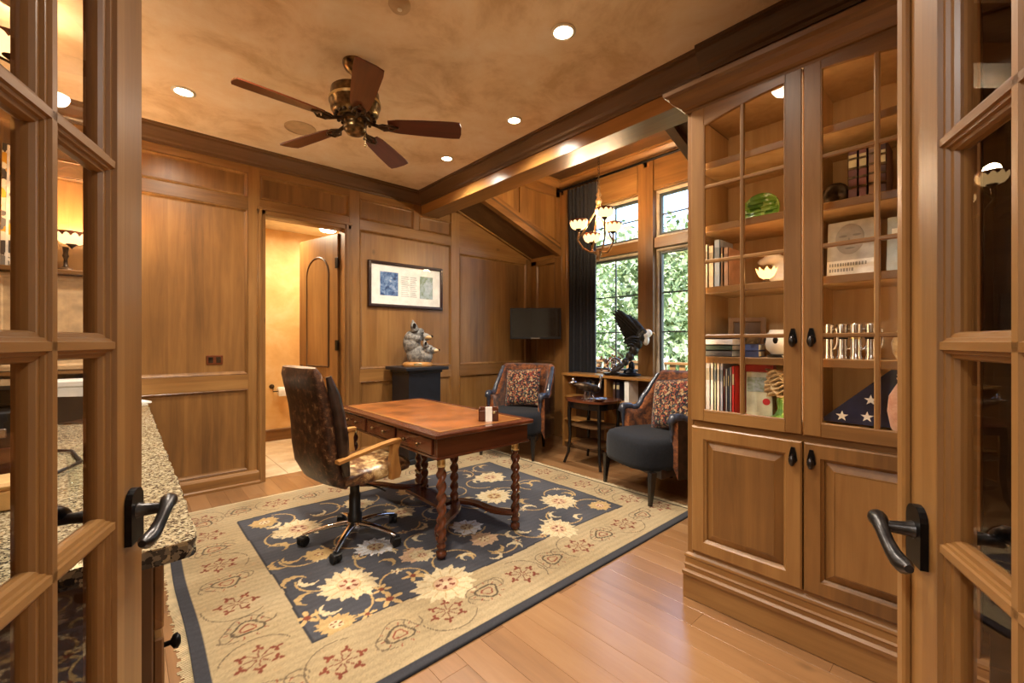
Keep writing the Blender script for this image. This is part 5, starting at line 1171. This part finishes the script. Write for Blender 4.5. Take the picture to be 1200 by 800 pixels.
remesh(MB().ell((.098, -.007, .315), (.050, .040, .030)).ell((.122, -.008, .312), (.034, .034, .026)).build('muzzle', 'tan_fur', t), .005, 3)
remesh(MB().ell((.185, -.035, .170), (.036, .034, .025)).ell((.2, -.035, .168), (.032, .029, .022)).build('muzzle', 'tan_fur', t), .005, 3)
for nm, c_, r_ in (('nose', (.152, -.008, .325), (.015, .017, .013)), ('nose', (.230, -.036, .176), (.012, .013, .010)), ('eye', (.058, -.058, .362), (.013, .009, .008)), ('eye', (.145, -.083, .197), (.010, .007, .006)), ('ear_hollow', (-.03, -.088, .435), (.018, .010, .032)), ('ear_hollow', (.09, -.098, .248), (.012, .008, .02))): MB().ell(c_, r_).build(nm, 'black_gloss', t)
# ------------------------------------------------------------ framed picture on the back wall
pf = wthing('framed_picture', (2.42, YB-.03, 1.92), 'dark framed wide white picture with two photographs on the wall', 'picture')
fx0, fx1, fz0, fz1 = 1.955, 2.89, 1.67, 2.172
MB().frame(fx0, fx1, fz0, fz1, [(0, 0), (0, .026), (.006, .032), (.028, .03), (.034, .022), (.034, .0)], lambda u, w, h: (u, YB-.004-h, w)).build('frame', 'frame_dark', pf)
box('mat_board', 'white_paper', fx0+.03, fx1-.03, YB-.016, YB-.005, fz0+.03, fz1-.03, 0, pf)
box('photograph', 'photo_blue', fx0+.135, fx0+.35, YB-.018, YB-.0162, fz0+.13, fz1-.11, 0, pf); box('photograph', 'photo_green', fx1-.31, fx1-.135, YB-.018, YB-.0162, fz0+.12, fz1-.12, 0, pf)
mb = MB()
for k in range(11):
    for a, b in ((fx0+.39, fx0+.49), (fx0+.50, fx0+.59)): mb.box(a, b-.01*(k % 3), YB-.0172, YB-.0162, fz0+.13+k*.022, fz0+.139+k*.022)
mb.build('printed_text', col('greytext', (190, 188, 182)), pf)
box('picture_glass', 'pane_glass', fx0+.032, fx1-.032, YB-.022, YB-.0205, fz0+.032, fz1-.032, 0, pf)
# outlet, television
t = thing('wall_outlet', (.585, YB-.003, 1.13), 0, 'copper outlet plate on the panelled wall', 'outlet')
MB().box(-.06, .06, -.007, 0, -.04, .04, .003).build('plate', 'outlet_copper', t)
for s in (-.028, .028): MB().box(s-.017, s+.017, -.0095, -.007, -.025, .025, .002).build('socket', 'bronze', t)
rr_ = ray(627.5, 379); tv = thing('television', (rr_.x*5.70, rr_.y*5.70, HC+rr_.z*5.70), -YAW-.04, 'flat black television mounted in the corner of the nook', 'television')
MB().box(-.335, .335, -.02, .02, -.205, .205, .006).build('housing', 'black_plastic', tv); MB().box(-.32, .32, -.0225, -.0203, -.175, .19, 0).build('screen', 'black_gloss', tv)
MB().box(-.06, .06, -.0225, -.0203, -.197, -.189).build('badge_strip', 'silver', tv); MB().box(-.1, .1, .0205, .05, -.1, .1, .005).build('mount_plate', 'black_plastic', tv)
wv = Matrix.Rotation(YAW+.04, 3, 'Z') @ (Vector((4.395, 4.42, tv.location.z))-tv.location)
MB().tube([(0, .05, 0), (wv.x*.4+.06, wv.y*.5, 0), tuple(wv)], .018, 8).build('mount_arm', 'black_plastic', tv)
MB().box(wv.x-.06, wv.x+.06, wv.y-.02, wv.y+.0, -.08, .08, .003).build('wall_plate', 'black_plastic', tv)
# toilet-roll holder in the bathroom
q_ = onY(330, 458, BY-.07); t = thing('toilet_roll_holder', (q_.x, BY-.001, q_.z), 0, 'bronze toilet roll holder on the bathroom wall', 'roll holder')
MB().lathe([(.03, 0), (.03, -.008), (.012, -.012), (.010, -.07)], 14, (-.10, 0, .06), 'Y').tube([(-.10, -.068, .06), (-.10, -.07, .0), (.09, -.07, 0)], .007, 8).build('arm', 'bronze', t)
t2 = thing('toilet_roll', (q_.x+.01, BY-.071, q_.z), 0, 'white toilet roll hanging on the bronze holder', 'toilet roll')
MB().lathe([(.02, -.055), (.055, -.055), (.055, .055), (.02, .055), (.02, -.055)], 24, (0, 0, 0), 'X', caps=False).box(-.055, .055, -.057, -.054, -.06, .0).build('paper', 'white_paper', t2)
# ------------------------------------------------------------ ceiling fan
fn = thing('ceiling_fan', (1.072, 2.655, ZC), 0, 'five-bladed ceiling fan with antique brass motor', 'ceiling fan')
MB().lathe([(.075, 0), (.075, -.012), (.068, -.03), (.06, -.045), (.04, -.06), (.024, -.075), (.018, -.08)], 28).build('canopy', 'antique_brass', fn)
MB().lathe([(.012, -.07), (.012, -.17)], 14).build('downrod', 'bronze', fn)
MB().lathe([(.02, -.155), (.06, -.163), (.125, -.172), (.142, -.182), (.145, -.225), (.152, -.235), (.152, -.262), (.146, -.272), (.142, -.305), (.125, -.33), (.095, -.348)], 36).build('motor_housing', 'antique_brass', fn)
MB().lathe([(.1535, -.24), (.1535, -.258)], 36, caps=False).build('gold_band', 'brass', fn)
mb = MB()
for k in range(20):
    a = 2*PI*k/20; mb.ell((.115*math.cos(a), .115*math.sin(a), -.340), (.012, .012, .012), 8, 6)
mb.lathe([(.085, -.34), (.09, -.352), (.075, -.362)], 30).build('vented_ring', 'bronze', fn)
MB().lathe([(.07, -.36), (.062, -.37), (.062, -.385), (.068, -.395), (.066, -.42), (.05, -.44), (.03, -.446)], 30).build('switch_housing', 'antique_brass', fn)
MB().tube([(.05, -.03, -.43), (.052, -.032, -.50)], .0018, 6).ell((.052, -.032, -.508), (.007, .007, .01)).build('pull_chain', 'brass', fn)
for k in range(5):
    a = R_(254+72*k); e = empty('blade_assembly', (0, 0, -.378), a); e.parent = fn
    rt_ = Matrix.Rotation(R_(-13), 3, 'X')
    ol_ = [(.20, -.045), (.26, -.058), (.42, -.068), (.60, -.074), (.645, -.070), (.655, -.03), (.655, .03), (.645, .070), (.60, .074), (.42, .068), (.26, .058), (.20, .045)]
    m_ = MB().prism(ol_, -.004, .004, 'Z'); m_.v = [tuple(rt_ @ Vector(v)) for v in m_.v]; m_.build('blade', 'fan_blade', e)
    mb = MB().tube([(.075, 0, .012), (.12, 0, .0), (.16, .0, -.014), (.20, 0, -.012)], [.012, .011, .013, .012], 8)
    mb.tube([(.13, 0, -.004), (.17, .035, -.012), (.22, .03, -.008), (.25, 0, -.01), (.22, -.03, -.016), (.17, -.035, -.012), (.13, 0, -.004)], .007, 7)
    for x, y in ((.21, .025), (.21, -.025), (.255, 0)): mb.ell((x, y, -.010), (.010, .010, .007), 8, 6)
    mb.build('blade_iron', 'bronze', e)
# ------------------------------------------------------------ chandelier in the nook
CX, CY = 3.56, 2.66
chd = thing('chandelier', (CX, CY, ZD), 0, 'bronze chandelier with four glowing petal-glass bowls in the nook', 'chandelier')
def zr_(z): return z-ZD
MB().lathe([(.06, 0), (.06, -.015), (.03, -.035), (.01, -.045)], 20).build('canopy', 'bronze', chd)
mb = MB(); z = -.045; i = 0
while z > zr_(2.86):
    mb.tube([((.010 if i % 2 else 0)*math.cos(a), (0 if i % 2 else .010)*math.cos(a), z-.018+.02*math.sin(a)) for a in [2*PI*k/10 for k in range(11)]], .0028, 5); z -= .030; i += 1
mb.build('chain', 'bronze', chd)
plain('chandelier_metal', (150, 118, 82), .35, .8, .15, 30)
MB().lathe([(.004, zr_(2.87)), (.016, zr_(2.84)), (.012, zr_(2.80)), (.026, zr_(2.765)), (.014, zr_(2.735)), (.032, zr_(2.71)), (.030, zr_(2.69)), (.016, zr_(2.66)), (.012, zr_(2.62))], 18).build('stem', 'chandelier_metal', chd)
MB().lathe([(.03, zr_(2.215)), (.024, zr_(2.19)), (.03, zr_(2.165)), (.012, zr_(2.135)), (.016, zr_(2.12)), (.003, zr_(2.10))], 18).build('finial', 'chandelier_metal', chd)
for k, (aw, rr, zb_) in enumerate(((180, .20, 2.42), (-82, .17, 2.49), (8, .15, 2.40), (100, .19, 2.33))):
    a = R_(aw)-YAW; ca, sa = math.cos(a), math.sin(a); P_ = lambda q, z: (ca*q, sa*q, zr_(z))
    mb = MB().tube([P_(.02, 2.19), P_(.09, 2.19), P_(rr*.8, 2.23), P_(rr*1.05, 2.31 if zb_ > 2.35 else 2.27), P_(rr, zb_-.03)], .0095, 8)
    mb.tube([P_(.012, 2.68), P_(.03, 2.60), P_(rr*.45, 2.50), P_(rr*.8, zb_-.04), P_(rr*1.02, zb_-.09)], .0085, 8)
    mb.build('arm', 'chandelier_metal', chd)
    bowl_lamp_shade(chd, P_(rr, zb_), .092, .085)
    pt_ = P_(rr, zb_+.10); point('chandelier_bulb', (CX+pt_[0], CY+pt_[1], ZD+pt_[2]), CHAND_E, (1, .74, .45))
# ------------------------------------------------------------ recessed lights, ceiling speaker, smoke detector
emis('can_glow', (255, 232, 196), 14)
CANS = [(.308, 3.746), (1.827, 1.607), (2.27, 2.503), (2.27, 3.45), (.31, 2.20), (.95, .95)]  # last two are out of view, added to brighten the near room
CLB = ['round recessed light in the ceiling over the granite counter end by the back wall', 'large bright recessed light in the ceiling in front of the display cabinet', 'round recessed light beside the beam between cabinet and back wall', 'round recessed light in the corner between beam and back wall', 'added unseen recessed light above the middle of the granite counter', 'added unseen recessed fill light just inside the entrance doors']
for i, (x, y) in enumerate(CANS):
    t = thing('recessed_light', (x, y, ZC), 0, CLB[i], 'light', 'recessed lights in the plaster ceiling')
    sc_ = .052 if i in (0, 1) else .045
    MB().lathe([(sc_, -.001), (sc_*1.35, -.001), (sc_*1.35, -.006), (sc_*1.05, -.009), (sc_, -.006)], 28, caps=False).build('trim_ring', 'trim_white', t)
    MB().lathe([(.001, -.004), (sc_*1.02, -.004), (sc_*1.02, -.0045), (.001, -.0046)], 24, caps=False).build('lens', 'can_glow', t)
    d = bpy.data.lights.new('can', 'SPOT'); d.energy = CAN_E*(.45 if i == 5 else 1); d.color = (1, .89, .74); d.spot_size = R_(150); d.spot_blend = 1.0; d.shadow_soft_size = .06
    o = bpy.data.objects.new('can_light', d); C.objects.link(o); o.location = (x, y, ZC-.03)
t = thing('ceiling_speaker', (1.066, 3.757, ZC), 0, 'flat round speaker grille in the ceiling behind the fan', 'speaker')
MB().lathe([(.001, -.006), (.10, -.006), (.11, -.004), (.112, 0)], 36, caps=False).build('grille', 'speaker_grille', t); MB().lathe([(.110, 0), (.117, 0), (.117, -.006), (.110, -.007)], 36, caps=False).build('rim', 'speaker_grille', t)
t = thing('smoke_detector', (1.05, 2.03, ZC), 0, 'small white smoke detector at the ceiling', 'smoke detector')
MB().lathe([(.055, 0), (.055, -.015), (.045, -.03), (.001, -.034)], 28, caps=False).build('housing', 'speaker_grille', t); MB().lathe([(.012, -.034), (.012, -.037), (.001, -.037)], 14, caps=False).build('button', 'trim_white', t)
# bathroom ceiling lights, and hall lights added out of view to fill the room
for nm, x, y, z, e, c_ in (('bathroom_light', 1.15, 5.35, 2.75, BATH_E, (1, .84, .60)), ('bathroom_light', 1.95, 5.7, 2.75, BATH_E*.6, (1, .84, .60)), ('hall_fill_light', -.9, -.9, ZC, HALL_FILL_E, (1, .96, .90)), ('hall_fill_light', .9, -1.5, ZC, HALL_FILL_E, (1, .96, .90)), ('hall_fill_light', -1.6, .2, ZC, HALL_FILL_E*1.3, (1, .96, .90))):
    t = thing(nm, (x, y, z), 0, {(1.15, 5.35): 'flush ceiling light near the bathroom doorway', (1.95, 5.7): 'flush ceiling light deeper in the bathroom', (-.9, -.9): 'added hall fill light behind the entrance doors', (.9, -1.5): 'added hall fill light beyond the display cabinet wall', (-1.6, .2): 'added fill light at the counter side of the hall'}[(x, y)], 'light', 'ceiling lights in the %s' % nm.split('_')[0])
    MB().lathe([(.11, 0), (.12, -.01), (.11, -.03)], 28).build('ring', 'trim_white', t); MB().lathe([(.1, -.03), (.085, -.05), (.001, -.06)], 24, caps=False).build('diffuser', 'can_glow', t)
    d = bpy.data.lights.new(nm, 'AREA'); d.shape = 'DISK'; d.size = .24; d.energy = e; d.color = c_
    o = bpy.data.objects.new(nm+'_lamp', d); C.objects.link(o); o.location = (x, y, z-.08)
# ------------------------------------------------------------ outside: ground, deck railing, trees
box('ground', 'lawn', XW+.3, 40, -25, 35, -1.3, -1.2, **ST)
rl = wthing('deck_railing', (6.5, 3.2, -1.2), 'wooden slatted deck railing outside the windows', 'railing')
box('top_rail', 'alder_Y', 6.46, 6.56, .6, 6.5, .92, .96, .004, rl)
for i in range(36): box('slat', 'alder_Z', 6.49, 6.52, .65+i*.16, .65+i*.16+.09, -.1, .92, 0, rl)
for y in (3.62, .62, 6.4): box('post', 'trim_white', 6.44, 6.58, y-.08, y+.08, -1.2, 1.02, .01, rl)
def tree(x, y, h, rr, n, seed, label, lo=.25):
    r = np.random.default_rng(seed); t = thing('tree', (x, y, -1.2), 0, label, 'tree', 'trees outside the windows')
    mb = MB().tube([(0, 0, 0), (.1, .05, h*.35), (0, .1, h*.7), (.1, 0, h*.95)], [.16, .12, .07, .02], 8)
    for k in range(9):
        a = r.uniform(0, 6.3); z = h*r.uniform(.3, .8); mb.tube([(0.05, .05, z), (rr*.5*math.cos(a), rr*.5*math.sin(a), z+.4), (rr*.9*math.cos(a), rr*.9*math.sin(a), z+.7)], [.05, .03, .01], 6)
    mb.build('trunk', 'bark', t)
    cl = 46; cen = np.stack([r.normal(0, rr*.5, cl), r.normal(0, rr*.5, cl), r.uniform(h*lo, h, cl)], 1)
    vs, fs = [], []
    P = cen[r.integers(0, cl, n)]+r.normal(0, .34, (n, 3))
    D = r.normal(0, 1, (n, 3)); D /= np.linalg.norm(D, axis=1)[:, None]; E2 = r.normal(0, 1, (n, 3)); E2 -= D*(E2*D).sum(1)[:, None]; E2 /= np.linalg.norm(E2, axis=1)[:, None]
    S = r.uniform(.06, .13, n)[:, None]*(1+max(0, x-9)*.05)
    V = np.stack([P-D*S, P+E2*S*.5, P+D*S, P-E2*S*.5], 1).reshape(-1, 3)
    m = MB(); m.add(V.tolist(), [(4*i, 4*i+1, 4*i+2, 4*i+3) for i in range(n)]); m.build('foliage', 'foliage', t, kind='stuff')
TL = [(9.6, 5.8, 5.0, 1.0, 7000, 'nearest leafy green tree just beyond the deck rail'), (9.8, 10.6, 5.4, 1.1, 6000, 'leafy tree beyond the deck towards the curtain side'), (9.4, 1.0, 4.6, 1.0, 4000, 'leafy tree beyond the deck towards the cabinet side'),
      (14.8, 8.2, 6.0, 1.3, 7000, 'broad green tree standing behind the nearest one'), (15.0, 13.6, 6.4, 1.3, 6000, 'tall green tree in the middle of the lawn'), (14.6, 2.8, 5.6, 1.3, 5000, 'rounded tree in the middle of the lawn'),
      (20.8, 10.6, 7.4, 1.7, 7000, 'wide distant tree at the far lawn edge'), (21.0, 16.8, 7.8, 1.7, 6000, 'large distant tree at the far lawn corner'), (20.6, 4.6, 7.0, 1.7, 6000, 'tall distant tree beyond the rounded one')]
for i, (x, y, h, rr, n, lb) in enumerate(TL): tree(x, y, h, rr, n, 20+i, lb)
